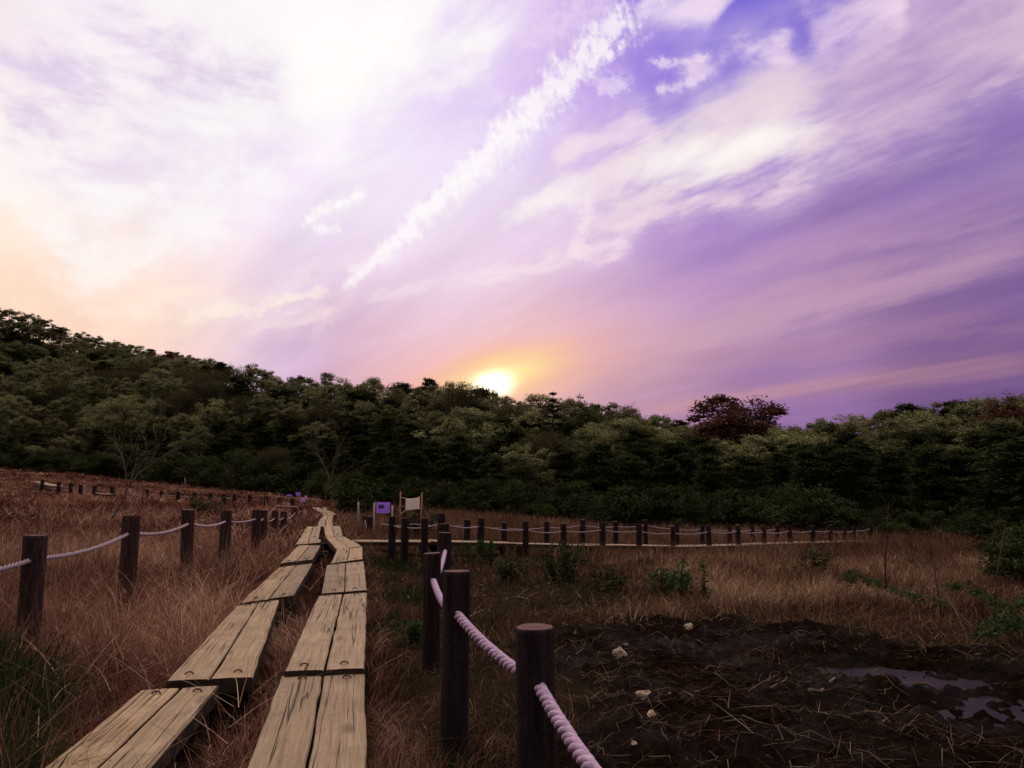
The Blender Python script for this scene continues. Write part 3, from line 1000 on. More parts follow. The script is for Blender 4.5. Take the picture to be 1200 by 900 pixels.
# far hillside boardwalk, hardly more than pale lines
for i, (a, b, lab) in enumerate([((38, 564.5), (62, 569.5), 'pale short boardwalk strip at the left end of the hillside fence'),
                                 ((111, 578.3), (128, 579.3), 'pale boardwalk strip low on the hillside, between two fence posts'),
                                 ((322, 592.6), (352, 594.2), 'pale boardwalk strip on the hillside, beside the small violet signs')]):
    A = np.array(hit(*a, 0.3)); B = np.array(hit(*b, 0.3))
    dr = B - A; nrm = np.array([-dr[1], dr[0], 0]); nrm /= np.linalg.norm(nrm)
    if nrm[1] < 0: nrm = -nrm
    section_world([A + nrm * 0.5, A, B, B + nrm * 0.5], lab, 500 + i, False, False)

# ------------------------------------------------------------------ rope fences
def post_mesh(h, r, seed, rings=9, sides=20, pmat='post'):
    rnd = np.random.default_rng(seed)
    mb = MB()
    R = []
    zs = list(np.linspace(0, h - 0.02, rings)) + [h - 0.008, h]
    ph = rnd.uniform(0, 6.28, 3)
    gr = rnd.normal(0, 0.016, sides)      # long drying grooves
    tx, ty_ = rnd.normal(0, 0.035, 2)
    for i, z in enumerate(zs):
        rr = r * (1.0 + 0.035 * math.sin(z * 3.1 + ph[0]) - 0.03 * z / h)
        if i == len(zs) - 2: rr *= 0.985
        if i == len(zs) - 1: rr *= 0.93
        ring = []
        for j in range(sides):
            a = 2 * math.pi * j / sides
            q = rr * (1 + 0.03 * math.sin(3 * a + ph[1]) + 0.02 * math.sin(7 * a + ph[2]) + gr[j] + rnd.normal(0, 0.009))
            ring.append((q * math.cos(a), q * math.sin(a), z + (tx * q * math.cos(a) + ty_ * q * math.sin(a)) * (i >= len(zs) - 2)))
        R.append(ring)
    mb.quadstrip(R)
    me = mb.mesh('post', M[pmat], True)
    me.materials.append(M['posttop'])
    me.polygons[len(me.polygons) - 1].material_index = 1
    me.polygons[len(me.polygons) - 1].use_smooth = False
    return me


def rope_pts(a, b, sag, n):
    P = []
    for i in range(n + 1):
        t = i / n
        p = a.lerp(b, t)
        p = p - Vector((0, 0, sag * 4 * t * (1 - t)))
        P.append(p)
    return P


def rope_mesh(a, b, sag, r, twisted, strands=3, rmat='rope'):
    L = (b - a).length
    mb = MB()
    if not twisted:
        mb.tube(rope_pts(a, b, sag, 12), r, 6)
        return mb.mesh('rope', M[rmat], True)
    n = int(L / 0.0055)
    P = rope_pts(a, b, sag, n)
    pitch = 0.150
    t0 = (b - a).normalized()
    s1 = t0.cross(Vector((0, 0, 1))).normalized()
    for k in range(strands):
        Q = []
        for i, p in enumerate(P):
            t = (P[min(i + 1, n)] - P[max(i - 1, 0)]).normalized()
            s2 = s1.cross(t).normalized()
            an = 2 * math.pi * (L * i / n / pitch + k / strands) + 0.25 * math.sin(i * 0.021 + k) 
            Q.append(p + (s1 * math.cos(an) + s2 * math.sin(an)) * r * 0.58)
        mb.tube(Q, [r * (0.50 + 0.025 * math.sin(i * 0.11 + k * 2)) for i in range(n + 1)], 8)
    return mb.mesh('rope', M[rmat], True)


def rope_fence(label, posts, r=0.074, rope_drop=0.22, rope_r=0.021, twist_until=9.0, lead=None, sagf=0.05, skip=(), ropes=True, second=None, rmat='rope', pmat='post'):
    """posts: (px, top py, depth) from the photo"""
    tops = [at(px, ty, d) for (px, ty, d) in posts]
    b0 = tops[0]
    root = empty('rope_fence', (b0.x, b0.y, hbx(b0.x, b0.y)))
    tag(root, label, 'fence')
    org = root.location.copy()
    anchors = []
    for i, t in enumerate(tops):
        z0 = hbx(t.x, t.y) - 0.30
        anchors.append(t - Vector((0, 0, rope_drop)))
        if i in skip: continue
        rr = r * random.uniform(0.95, 1.05)
        far = t.y > 12
        me = post_mesh(t.z - z0, rr, 900 + i * 7 + int(t.y * 10), 5 if far else 12, 10 if far else 30, pmat)
        o = link('post', me, root, Vector((t.x, t.y, z0)) - org)
        o.rotation_euler = (random.gauss(0, 0.012), random.gauss(0, 0.012), random.uniform(0, 6))
    if ropes:
        for i in range(len(anchors) - 1):
            a, b = anchors[i] - org, anchors[i + 1] - org
            L = (b - a).length
            tw = min(anchors[i].y, anchors[i + 1].y) < twist_until
            rr = rope_r if anchors[i].y < 12 else min(rope_r, 0.0125)
            sg = sagf * L * random.uniform(0.8, 1.3)
            link('rope', rope_mesh(a, b, sg, rr, tw, 3, rmat), root)
            if second:
                d2 = Vector((0, 0, second))
                link('rope', rope_mesh(a - d2, b - d2, sg, rr, False, 3, rmat), root)
    return root


rope_fence('dark post and lilac rope fence in red grass, left of the left plank lane',
           [(-211, 640, 3.4), (42, 627, 5.4), (154, 604, 7.4), (223, 597, 9.35), (265, 598, 11.6), (301, 597, 13.4), (309, 597.5, 15.0), (322, 598.5, 17.3), (333, 599, 19.5),
            (346, 594.5, 24), (352, 593.5, 28), (358, 593, 33), (363, 592, 38)], r=0.076, rope_drop=0.155, rope_r=0.0155, twist_until=11, sagf=0.022, rmat='ropegrey', pmat='postred')
rope_fence('black post and thick lilac rope fence just right of the planks',
           [(920, 975, 1.15), (630, 735, 2.95), (533.5, 669, 4.05), (508, 648, 6.1), (522, 624, 9.0), (520.5, 613.6, 11.4), (516.5, 601.8, 14.1)], r=0.072, rope_drop=0.195, rope_r=0.022, sagf=0.025)
rope_fence('front rope rail of the side boardwalk, running right from the corner posts',
           [(460, 604.8, 14.6), (474, 607, 14.2), (498.5, 607, 13.9), (516.5, 601.8, 14.1), (563, 607, 15.6), (616, 611.5, 16.0), (660, 613.5, 16.9), (706, 612, 17.6), (748.5, 614, 18.3), (788, 616.5, 19.0),
            (830, 615.5, 20.0), (864, 615, 21.0), (895, 616.5, 22), (925, 615.5, 23), (952, 615.5, 24), (973, 616, 25), (989, 617, 25.6), (1000, 616, 26.2), (1020, 613.5, 27)],
           r=0.068, rope_drop=0.16, skip=(3,), sagf=0.03, rmat='ropegrey')
rope_fence('weathered back rope rail of the side boardwalk, behind its planks',
           [(447, 607, 18.6), (485, 607, 17.6), (548, 609, 17.6), (591, 612, 17.9), (641, 611.5, 18.6), (682, 609, 19.2), (721.5, 611, 19.9), (757, 609, 20.6), (793, 613.5, 21.2), (822, 614, 22),
            (855, 616, 23), (881, 616, 24), (910, 615, 25)], r=0.068, rope_drop=0.13, sagf=0.03, skip=(0, 1), rmat='ropegrey')
rope_fence('small dark rope fence on the right of the far lane, behind the violet sign',
           [(434, 605.5, 20), (428, 604.5, 23.5), (421, 603, 27), (411, 601.5, 32), (406, 601, 36)], rope_drop=0.12)
rope_fence('two lone dark posts with rope at the far right, half hidden by the tall stem',
           [(1038, 617, 28), (1073, 616, 29), (1089, 619, 29.5)], rope_drop=0.12)
hill_posts = [(50, 562.5), (69, 565), (83, 566.5), (95, 568), (111, 569), (132, 570.5), (172, 573.5), (189, 575), (209, 576), (228, 577), (247, 577.5), (262, 578.5),
              (275, 579), (293, 580), (312, 581.5), (328, 583), (343, 584.5)]
HP = []
for px, ty in hill_posts:
    b = hit(px, ty + 12.5, 0.0)
    HP.append((px, ty, float(np.clip(b.y, 40, 82))))
rope_fence('long thin fence of tiny posts crossing the far hillside below the dark wood', HP, r=0.10, rope_drop=0.2, rope_r=0.018, sagf=0.02, second=0.35, rmat='ropegrey')

# ------------------------------------------------------------------ signs and markers
def sign(name, label, cat, board_px, depth, posts, mat, polemat, tilt=0.0, print_mat=None, strings=False):
    (x0, y0, x1, y1) = board_px
    a, b = at(x0, y1, depth), at(x1, y0, depth)
    cx = (a.x + b.x) / 2
    gz = hbx(cx, depth)
    root = empty(name, (cx, depth, gz))
    tag(root, label, cat)
    w, h = b.x - a.x, b.z - a.z
    mb = MB()
    n = 8
    rings = []
    for i in range(n + 1):
        t = i / n
        x = -w / 2 + w * t
        bow = 0.02 * math.sin(t * math.pi * 2.0) if strings else 0
        zo = tilt * (t - 0.5) * h
        sag = -0.02 * math.sin(t * math.pi) if strings else 0
        z0, z1 = a.z - gz + zo, b.z - gz + zo + sag
        rings.append([(x, bow - 0.006, z0), (x, bow - 0.006, z1), (x, bow + 0.006, z1), (x, bow + 0.006, z0)])
    mb.quadstrip(rings)
    mb.build('board' if not strings else 'cloth', mat, root)
    if print_mat:
        pm = MB()
        pm.box((-w * 0.14, -0.009, (a.z + b.z) / 2 - gz + h * 0.10), (w * 0.42, 0.004, h * 0.36))
        pm.build('printed_patch', print_mat, root)
    for i, (px, ty, lean) in enumerate(posts):
        t = at(px, ty, depth)
        mb = MB()
        mb.tube([(t.x - cx + lean, 0.014, -0.2), (t.x - cx, 0.014, t.z - gz)], [0.02, 0.017], 8)
        mb.build('pole', polemat, root, True)
        if strings:
            side = -w / 2 if t.x < cx else w / 2
            for zz in (a.z, b.z):
                sm = MB(); zq = zz - gz + (tilt * (-0.5 if side < 0 else 0.5) * h)
                sm.tube([(side, 0, zq), (t.x - cx, 0.0, zq - (0.10 if zz == a.z and side < 0 else -0.02))], 0.006, 5)
                sm.build('string', M['whitecloth'], root)
    return root


sign('info_sign', 'violet info board with a dark printed patch on two thin poles', 'sign', (441, 588.6, 457, 601.4), 18.2, [(438.7, 589, 0.0), (459.7, 592, 0.0)], M['purplesheet'], M['greypole'], 0, M['print'])
sign('cloth_banner', 'off white cloth banner tied between two reddish poles', 'banner', (475.2, 583, 491.8, 597.2), 19.2, [(469.3, 576, 0.0), (494.5, 577, -0.03)], M['whitesheet'], M['redpole'], 0.12, None, True)
sign('notice_board', 'small pink notice board on a post, farther up the lane', 'sign', (352.2, 583, 357.6, 588), 37, [(355, 583, 0)], M['pinksheet'], M['blackpole'])
sign('notice_board', 'tiny pale pink notice board behind the pink one', 'sign', (356.8, 580.8, 360, 585), 40, [(358.4, 581, 0)], M['pinksheet'], M['blackpole'])
sign('notice_board', 'tiny violet notice board above the pink ones, farthest up the lane', 'sign', (346.5, 576.8, 352, 580.6), 48, [(349, 577, 0)], M['purplesheet'], M['blackpole'])
sign('notice_board', 'low violet notice strip left of the other small boards', 'sign', (336, 579.3, 342, 581.3), 50, [(337, 579, 0), (341, 579, 0)], M['purplesheet'], M['blackpole'])


def pole(label, px, ty, by, depth, r, mat, name='marker_pole', cat='pole'):
    t = at(px, ty, depth)
    gz = hbx(t.x, t.y)
    mb = MB(); mb.tube([(0, 0, -0.2), (0.01, 0, (t.z - gz) * 0.5), (0.0, 0, t.z - gz)], [r, r * 0.95, r * 0.85], 8)
    o = mb.build(name, mat, None, True, (t.x, t.y, gz)); tag(o, label, cat)


pole('pale thin marker pole on the far hillside fence line', 217, 560, 590, 66, 0.035, M['greypole'])
pole('grey marker pole left of the violet sign beside the far lane', 420, 588, 625, 24, 0.03, M['greypole'])
pole('black thin stake in the red meadow between the bare tree and the second left post', 168, 566, 603, 30, 0.025, M['blackpole'])
pole('pale crooked marker stick beside the hillside fence, left part', 118, 567, 578, 70, 0.03, M['greypole'])

# ------------------------------------------------------------------ trees
def quads_from(cent, size, up_bias, rng, aspect=1.5):
    """leaf faces: centre, half-size"""
    n = len(cent)
    nr = rng.normal(size=(n, 3)); nr[:, 2] = np.abs(nr[:, 2]) + up_bias
    nr /= np.linalg.norm(nr, axis=1)[:, None]
    r = rng.normal(size=(n, 3))
    u = np.cross(nr, r); u /= np.linalg.norm(u, axis=1)[:, None]
    v = np.cross(nr, u)
    s = np.asarray(size).reshape(-1, 1)
    a = u * s * aspect; b = v * s * 0.72
    V = np.stack([cent - a, cent - b * 1.0 + a * 0.1, cent + a, cent + b + a * 0.1], 1).reshape(-1, 3)
    Q = np.arange(n * 4).reshape(-1, 4)
    return V, Q


def limb(mb, p0, p1, r0, r1, rng, n=5, wob=0.06, sides=6, arch=0.0):
    p0, p1 = np.array(p0), np.array(p1)
    L = np.linalg.norm(p1 - p0)
    P = []
    for i in range(n + 1):
        t = i / n
        q = p0 + (p1 - p0) * t
        if 0 < i < n: q = q + rng.normal(0, wob * L / n, 3)
        q = q + np.array([0, 0, arch * L * math.sin(t * math.pi)])
        P.append(tuple(q))
    mb.tube(P, [r0 + (r1 - r0) * i / n for i in range(n + 1)], sides)
    return P


def puff_leaves(c, r, n, flat, rng):
    """leaf centres in a flattened clump, denser to its upper skin"""
    d = rng.normal(size=(n, 3)); d /= np.linalg.norm(d, axis=1)[:, None]
    rad = rng.uniform(0.25, 1.0, n) ** 0.45
    rad = rad * (1 + 0.25 * rng.normal(size=n))
    p = d * rad[:, None] * r
    p[:, 2] = p[:, 2] * flat
    low = p[:, 2] < 0
    p[low, 2] *= 0.55
    return c + p


def tree_broad(seed, h=8.0, cw=3.2, clumps=150, per=150, leaf=0.075, mat='olive', bark='bark', low=0.12, flat=0.9):
    """rounded deciduous tree: forked limbs that carry a dome of leafy lobes"""
    rng = np.random.default_rng(seed)
    tr = MB()
    fork = h * rng.uniform(0.14, 0.20)
    lean = rng.normal(0, 0.15, 2)
    limb(tr, (0, 0, -0.3), (lean[0], lean[1], fork), 0.17, 0.13, rng, 4, 0.03, 8)
    cz = h * (low + 0.34); az = h - cz
    lobes = []
    nl = rng.integers(15, 20)
    for i in range(nl):
        a = 2.399963 * i + rng.uniform(-0.4, 0.4)
        zz = 1 - 1.55 * (i + 0.5) / nl
        rr = math.sqrt(max(0, 1 - zz * zz)) * cw * rng.uniform(0.55, 0.80)
        zc = cz + zz * az * rng.uniform(0.60, 0.78) * (1.0 if zz > 0 else 0.75)
        tip = np.array([rr * math.cos(a) + lean[0], rr * math.sin(a) + lean[1], zc])
        if i % 2 == 0:
            limb(tr, (lean[0], lean[1], fork * rng.uniform(0.8, 1.0)), tip, 0.085, 0.03, rng, 5, 0.09, 6, -0.04)
        lobes.append((tip, cw * rng.uniform(0.30, 0.46)))
    limb(tr, (lean[0], lean[1], fork), (lean[0], lean[1], h * 0.85), 0.10, 0.03, rng, 5, 0.08, 6)
    leafs = []; tint = []
    lt = rng.uniform(0.25, 0.75, len(lobes))
    for ci in range(clumps):
        li = ci % len(lobes)
        tip, lr = lobes[li]
        d = rng.normal(size=3); d /= np.linalg.norm(d)
        if d[2] < -0.3: d[2] = -d[2] * 0.5
        c = tip + d * lr * rng.uniform(0.55, 1.0) * np.array([1, 1, 1.05])
        r = cw * rng.uniform(0.09, 0.17)
        if ci % 2 == 0: limb(tr, tip - np.array([0, 0, lr * 0.35]), c, 0.020, 0.007, rng, 2, 0.1, 4)
        n = int(per * rng.uniform(0.4, 1.3))
        L = puff_leaves(c, r, n, flat, rng)
        leafs.append(L)
        tint.append(np.clip(lt[li] + rng.normal(0, 0.10) + rng.normal(0, 0.16, n), 0, 1))
    L = np.vstack(leafs); T = np.concatenate(tint)
    top = np.percentile(L[:, 2], 99.7)
    V, Q = quads_from(L, leaf * rng.uniform(0.6, 1.25, len(L)), 0.55, rng)
    crown = np_mesh('crown', V, Q, M[mat], np.repeat(T, 4))
    return tr.mesh('trunk', M[bark], True), crown, top


def tree_twiggy(seed, h=8.0, cw=3.4, mat='brownleaf', leafn=5200):
    """leafless-looking fan of fine upright branches with buds at the tips"""
    rng = np.random.default_rng(seed)
    tr = MB()
    fork = h * 0.14
    limb(tr, (0, 0, -0.3), (0, 0, fork), 0.18, 0.15, rng, 3, 0.02, 8)
    tw = MB()
    tips = []
    for i in range(9):
        a = 2 * math.pi * i / 9 + rng.uniform(-0.3, 0.3)
        sp = rng.uniform(0.12, 0.5)
        p1 = np.array([cw * sp * math.cos(a), cw * sp * math.sin(a), h * rng.uniform(0.42, 0.60)])
        limb(tr, (0, 0, fork * rng.uniform(0.7, 1)), p1, 0.09, 0.045, rng, 5, 0.06, 6, -0.05)
        for j in range(9):
            a2 = a + rng.normal(0, 0.6)
            sp2 = min(1.0, sp + rng.uniform(-0.1, 0.5))
            zt = h * (0.97 - 0.36 * sp2 ** 2.2) * rng.uniform(0.86, 1.0)
            p2 = np.array([cw * sp2 * math.cos(a2), cw * sp2 * math.sin(a2), zt])
            limb(tw, p1 * rng.uniform(0.75, 1.0), p2, 0.030, 0.010, rng, 4, 0.08, 4, -0.06)
            tips.append(p2)
            for k_ in range(6):
                st = p1 + (p2 - p1) * rng.uniform(0.35, 0.9)
                en = st + np.array([rng.normal(0, 0.28), rng.normal(0, 0.28), rng.uniform(0.35, 0.9)])
                en[2] = min(en[2], h)
                limb(tw, st, en, 0.013, 0.005, rng, 2, 0.1, 3)
                tips.append(en)
    tips = np.array(tips)
    idx = rng.integers(0, len(tips), leafn)
    L = tips[idx] + rng.normal(0, 0.17, (leafn, 3)) * np.array([1, 1, 1.0])
    T = np.clip(rng.normal(0.5, 0.22, leafn), 0, 1)
    V, Q = quads_from(L, 0.042 * rng.uniform(0.6, 1.3, leafn), 0.3, rng)
    # twigs belong to the crown: bring them in as faces of the crown mesh
    tv = np.array(tw.v); tf = [f for f in tw.f if len(f) == 4] + [(f[0], f[1], f[2], f[2]) for f in tw.f if len(f) == 3]
    me = bpy.data.meshes.new('crown')
    allv = np.vstack([V, tv]); off = len(V)
    faces = [tuple(q) for q in Q] + [tuple(i + off for i in (f if len(f) == 3 else f)) for f in tw.f]
    me.from_pydata([tuple(v) for v in allv], [], faces)
    at_ = me.attributes.new('tint', 'FLOAT', 'POINT')
    at_.data.foreach_set('value', np.concatenate([np.repeat(T, 4), np.full(len(tv), 0.2)]).astype(np.float32))
    me.materials.append(M[mat]); me.materials.append(M['bark'])
    mi = np.zeros(len(faces), dtype=np.int32); mi[len(Q):] = 1
    me.polygons.foreach_set('material_index', mi)
    me.update()
    return tr.mesh('trunk', M['bark'], True), me, h * 0.98


def tree_pad(seed, h=8.0, cw=2.8, layers=9, mat='dark', leaf=0.07):
    """dark evergreen with layered, ragged horizontal pads"""
    rng = np.random.default_rng(seed)
    tr = MB()
    limb(tr, (0, 0, -0.3), (rng.normal(0, 0.3), rng.normal(0, 0.3), h * 0.93), 0.19, 0.03, rng, 8, 0.10, 8)
    leafs = []; tint = []
    for i in range(layers * 9):
        t = rng.uniform(0.08, 1.0)
        z = h * t
        env = cw * (1.05 - t) ** 0.5
        a = rng.uniform(0, 6.28); rr = env * rng.uniform(0.25, 1.0)
        c = np.array([rr * math.cos(a), rr * math.sin(a), z + rng.normal(0, 0.1)])
        limb(tr, (0, 0, z * 0.92), c, 0.035, 0.01, rng, 3, 0.1, 4)
        n = int(rng.uniform(150, 300))
        L = puff_leaves(c, cw * rng.uniform(0.18, 0.34), n, 0.48, rng)
        leafs.append(L); tint.append(np.clip(rng.uniform(0.1, 0.8) + rng.normal(0, 0.15, n), 0, 1))
    L = np.vstack(leafs); T = np.concatenate(tint)
    V, Q = quads_from(L, leaf * rng.uniform(0.6, 1.3, len(L)), 0.8, rng, 1.9)
    return tr.mesh('trunk', M['bark'], True), np_mesh('crown', V, Q, M[mat], np.repeat(T, 4)), np.percentile(L[:, 2], 99.7)


def tree_spire(seed, h=9.0, cw=1.7):
    """pointed conifer with whorls of drooping branches"""
    rng = np.random.default_rng(seed)
    tr = MB()
    limb(tr, (0, 0, -0.3), (0, 0, h), 0.16, 0.012, rng, 8, 0.02, 8)
    leafs = []; tint = []
    z = h * 0.12
    while z < h * 0.99:
        t = z / h
        for k_ in range(rng.integers(4, 7)):
            a = rng.uniform(0, 6.28)
            ln = cw * (1 - t) ** 0.8 * rng.uniform(0.6, 1.1) + 0.12
            tip = np.array([ln * math.cos(a), ln * math.sin(a), z + ln * rng.uniform(-0.05, 0.35)])
            limb(tr, (0, 0, z), tip, 0.02, 0.006, rng, 3, 0.06, 4, -0.05)
            n = int(30 + 110 * ln)
            u = rng.uniform(0.15, 1.05, n)
            L = np.array([0, 0, z]) + (tip - np.array([0, 0, z])) * u[:, None] + rng.normal(0, 0.09, (n, 3)) * np.array([1, 1, 0.5])
            leafs.append(L); tint.append(np.clip(rng.normal(0.4, 0.2, n), 0, 1))
        z += h * rng.uniform(0.045, 0.075)
    L = np.vstack(leafs); T = np.concatenate(tint)
    V, Q = quads_from(L, 0.05 * rng.uniform(0.7, 1.3, len(L)), 0.4, rng, 2.2)
    return tr.mesh('trunk', M['bark'], True), np_mesh('crown', V, Q, M['dark'], np.repeat(T, 4)), h


def bush_mesh(seed, h=2.2, cw=1.5, mat='shrubleaf', n=7000, leaf=0.045):
    rng = np.random.default_rng(seed)
    tr = MB()
    leafs = []; tint = []
    for i in range(34):
        a = rng.uniform(0, 6.28); rr = cw * rng.uniform(0.05, 0.9) ** 0.7
        z = h * (1 - 0.6 * (rr / cw) ** 2) * rng.uniform(0.35, 1.0)
        c = np.array([rr * math.cos(a), rr * math.sin(a), z])
        limb(tr, (rr * 0.2 * math.cos(a), rr * 0.2 * math.sin(a), -0.1), c, 0.03, 0.008, rng, 4, 0.08, 5)
        k_ = n // 34
        L = puff_leaves(c, cw * rng.uniform(0.18, 0.34), k_, 0.8, rng)
        leafs.append(L); tint.append(np.clip(rng.uniform(0.1, 0.9) + rng.normal(0, 0.18, k_), 0, 1))
    L = np.vstack(leafs); T = np.concatenate(tint)
    L[:, 2] = np.maximum(L[:, 2], 0.02)
    V, Q = quads_from(L, leaf * rng.uniform(0.6, 1.3, len(L)), 0.4, rng)
    return tr.mesh('stem', M['stem'], True), np_mesh('foliage', V, Q, M[mat], np.repeat(T, 4)), np.percentile(L[:, 2], 99.5)


KINDS = {
    'olive': [tree_broad(s, 8, cw, 150, 150, 0.068, 'olive') for s, cw in ((1, 3.0), (2, 2.7), (3, 3.3), (4, 2.8), (5, 3.1))],
    'pale': [tree_broad(s, 7, 3.2, 140, 150, 0.060, 'pale') for s in (11, 12)],
    'twiggy': [tree_twiggy(s) for s in (21, 22, 23)],
    'dark': [tree_pad(s, 8, cw) for s, cw in ((31, 2.8), (32, 3.4), (33, 2.4))],
    'red': [tree_broad(41, 6.5, 3.2, 210, 170, 0.062, 'redleaf'), tree_broad(42, 6.5, 2.8, 110, 130, 0.062, 'redleaf')],
    'spire': [tree_spire(51), tree_spire(52, 9, 2.1)],
    'bush': [bush_mesh(61, mat='dark'), bush_mesh(62, 2.4, 1.9, 'dark'), bush_mesh(63, 1.8, 1.6, 'dark')],
}
NAMES = {'olive': 'broadleaf_tree', 'pale': 'broadleaf_tree', 'twiggy': 'budding_tree', 'dark': 'evergreen_tree', 'red': 'red_leaved_tree', 'spire': 'conifer', 'bush': 'bush'}
CATS = {'bush': 'bush'}
LOOK = {'olive': 'olive green rounded tree', 'pale': 'pale spring green tree', 'twiggy': 'brown twiggy budding tree', 'dark': 'ragged dark evergreen tree',
        'red': 'red leaved tree', 'spire': 'pointed dark conifer', 'bush': 'dark green bush'}


def zone(px, band):
    if band == 'hill': return 'on the far hill slope at left'
    if band == 'ridge': return 'along the skyline of the far left hill'
    if band == 'bush': return ('at the foot of the dark wood on the left', 'at the edge of the wood behind the signs', 'at the wood edge behind the side boardwalk', 'at the wood edge on the far right')[int(np.digitize(px, [380, 560, 900]))]
    b = {'front': 'in the front row of the wood', 'mid': 'in mid wood', 'top': 'on the skyline of the wood'}[band]
    return b + (' at left', ' below the sunset', ' right of the sunset', ' at right')[int(np.digitize(px, [340, 640, 860]))]


NTREE = 0


def put_tree(kind, x, y, ztop, band, px, label=None, wid=1.0, var=None, sink=0.0):
    global NTREE
    K = KINDS[kind]
    trunk, crown, top = K[NTREE % len(K) if var is None else var]
    NTREE += 1
    gz = hx(x, y) - sink
    s = float(np.clip((ztop - gz) / top, 0.35, 2.2))
    root = empty(NAMES[kind], (x, y, gz), random.uniform(0, 6.28))
    w = s * wid * random.uniform(0.92, 1.08)
    root.scale = (w, w, s)
    lk = f"{LOOK[kind]} {zone(px, band)}"
    tag(root, label or lk, CATS.get(kind, 'tree'), None if label else LOOK[kind] + 's ' + zone(px, band))
    link('trunk' if kind != 'bush' else 'stem', trunk, root)
    link('crown' if kind != 'bush' else 'foliage', crown, root)
    return root


def pick(w):
    ks = list(w); return random.choices(ks, [w[k] for k in ks])[0]


def xof(px, d):
    return (px - 600.0) / F * d / math.cos(PITCH) * 1.0


def plant_wood():
    # far hill on the left
    for row, d in enumerate((150, 168, 186, 205, 224, 243)):
        f = row / 5.0
        px = -70 + random.uniform(0, 20)
        while px < 330:
            y0 = tab(NEARSKY, px) - 2; y1 = tab(SKY, px)
            if y0 - y1 > 5 or px < 260:
                ty = y0 + (y1 - y0) * (0.12 + 0.88 * f) + random.uniform(-2, 4) * (1 if f < 1 else 0.35)
                dd = d + random.uniform(-6, 6)
                x = xof(px, dd)
                k_ = pick({'olive': 6, 'dark': 1.6, 'red': 0.5, 'twiggy': .6, 'pale': .5}) if f < 0.9 else pick({'dark': 2.2, 'olive': 5})
                zt = float(zpix(ty, dd))
                gz = hx(x, dd)
                zt = min(max(zt, gz + 5.0), gz + 10)
                put_tree(k_, x, dd, zt, 'hill' if f < 0.9 else 'ridge', px, wid=1.45)
            px += random.uniform(17, 27)
    # the wood behind the marsh: rows from its top row forward
    for band, off, frac, step in (('top', 50, 1.0, 40), ('top', 38, 0.90, 44), ('mid', 28, 0.72, 44), ('mid', 18, 0.55, 48), ('front', 10, 0.40, 46), ('front', 4, 0.26, 50)):
        px = -90 + random.uniform(0, 30)
        while px < 1330:
            e = float(tab(EDGE, px))
            d = e + off + random.uniform(-3, 3)
            # crown tops between the skyline and the shaded foot of the wood
            sk = float(tab(NEARSKY, px)); foot = 560.0 - 10 * (px > 600)
            ty = sk + (foot - sk) * (1 - frac) * 0.95 + random.uniform(-5, 7) * (0.45 if band == 'top' else 1.2)
            if band == 'top' and off > 40: ty = sk + random.uniform(-2, 5)
            if px < 340:
                wts = {'olive': 4, 'twiggy': 4, 'pale': 1.2, 'dark': 1.0} if frac > 0.5 else {'olive': 1, 'dark': 7, 'twiggy': .7, 'pale': 0.3}
                if band != 'top': ty = max(ty, sk + 8)
            elif px < 800:
                wts = {'olive': 5, 'pale': 1.2, 'twiggy': 1.0, 'dark': 1.4} if frac > 0.6 else {'olive': 1.4, 'dark': 7, 'twiggy': 0.9, 'pale': .2}
            else:
                wts = {'olive': 5, 'dark': 2.2, 'pale': 1.0, 'twiggy': 0.5} if frac > 0.6 else {'olive': 0.4, 'dark': 8}
            x = xof(px, d)
            zt = float(zpix(ty, d)); gz = hx(x, d)
            zt = max(zt, gz + 2.2)
            s = (zt - gz) / 8
            wid = float(np.clip(1.15 / max(s, 0.5) ** 0.4, 0.9, 1.28))
            put_tree(pick(wts), x, d, zt, band, px, wid=wid)
            px += step * 0.88 * random.uniform(0.78, 1.22) * (0.9 if px > 800 or px < 340 else 1.0)
    # a dark second layer that closes the wood where the hill is low
    px = 330
    while px < 820:
        e = float(tab(EDGE, px)); d = e + random.uniform(30, 36)
        sk = float(tab(NEARSKY, px)); x = xof(px, d)
        put_tree('dark', x, d, float(zpix(sk + random.uniform(16, 40), d)), 'mid', px, wid=1.6)
        put_tree('dark', xof(px + 13, d - 10), d - 10, float(zpix(sk + random.uniform(42, 62), d - 10)), 'mid', px, wid=1.6)
        px += random.uniform(26, 38)
    # shrubby edge
    px = -60
    while px < 1320:
        e = float(tab(EDGE, px))
        d = e + random.uniform(-3.5, 1.0)
        x = xof(px, d); gz = hx(x, d)
        hgt = (random.uniform(1.2, 2.0) if px < 980 else random.uniform(0.9, 1.3)) if px > 380 else random.uniform(1.6, 3.4)
        put_tree('bush', x, d, gz + hgt, 'bush', px, wid=1.15)
        px += random.uniform(26, 44) * (1 if px > 380 else 0.85)
    # single trees one can point at
    d = 76; x = xof(858, d)
    put_tree('red', x, d, float(zpix(465, d)), 'top', 858, 'lone dull red domed tree standing above the skyline at right', wid=1.48, var=0)
    d = 66; x = xof(648, d)
    put_tree('spire', x, d, float(zpix(457, d)), 'top', 648, 'pointed dark conifer whose tip breaks the skyline right of the sun', wid=1.0, var=1)
    d = 69; x = xof(541, d)
    put_tree('twiggy', x, d, float(zpix(446, d)), 'top', 541, 'thin crowned tree on the skyline touching the left of the sun', wid=0.8, var=0)
    d = 58; x = xof(1190, d)
    put_tree('red', x, d, float(zpix(468, d)), 'top', 1190, 'dull red tree at the right edge of the photo', wid=1.2, var=1)
    d = 52; x = xof(640, d)
    put_tree('twiggy', x, d, float(zpix(500, d)), 'mid', 640, 'broad brown budding tree in front of the wood below the sun', wid=1.3, var=1)
    d = 60; x = xof(545, d)
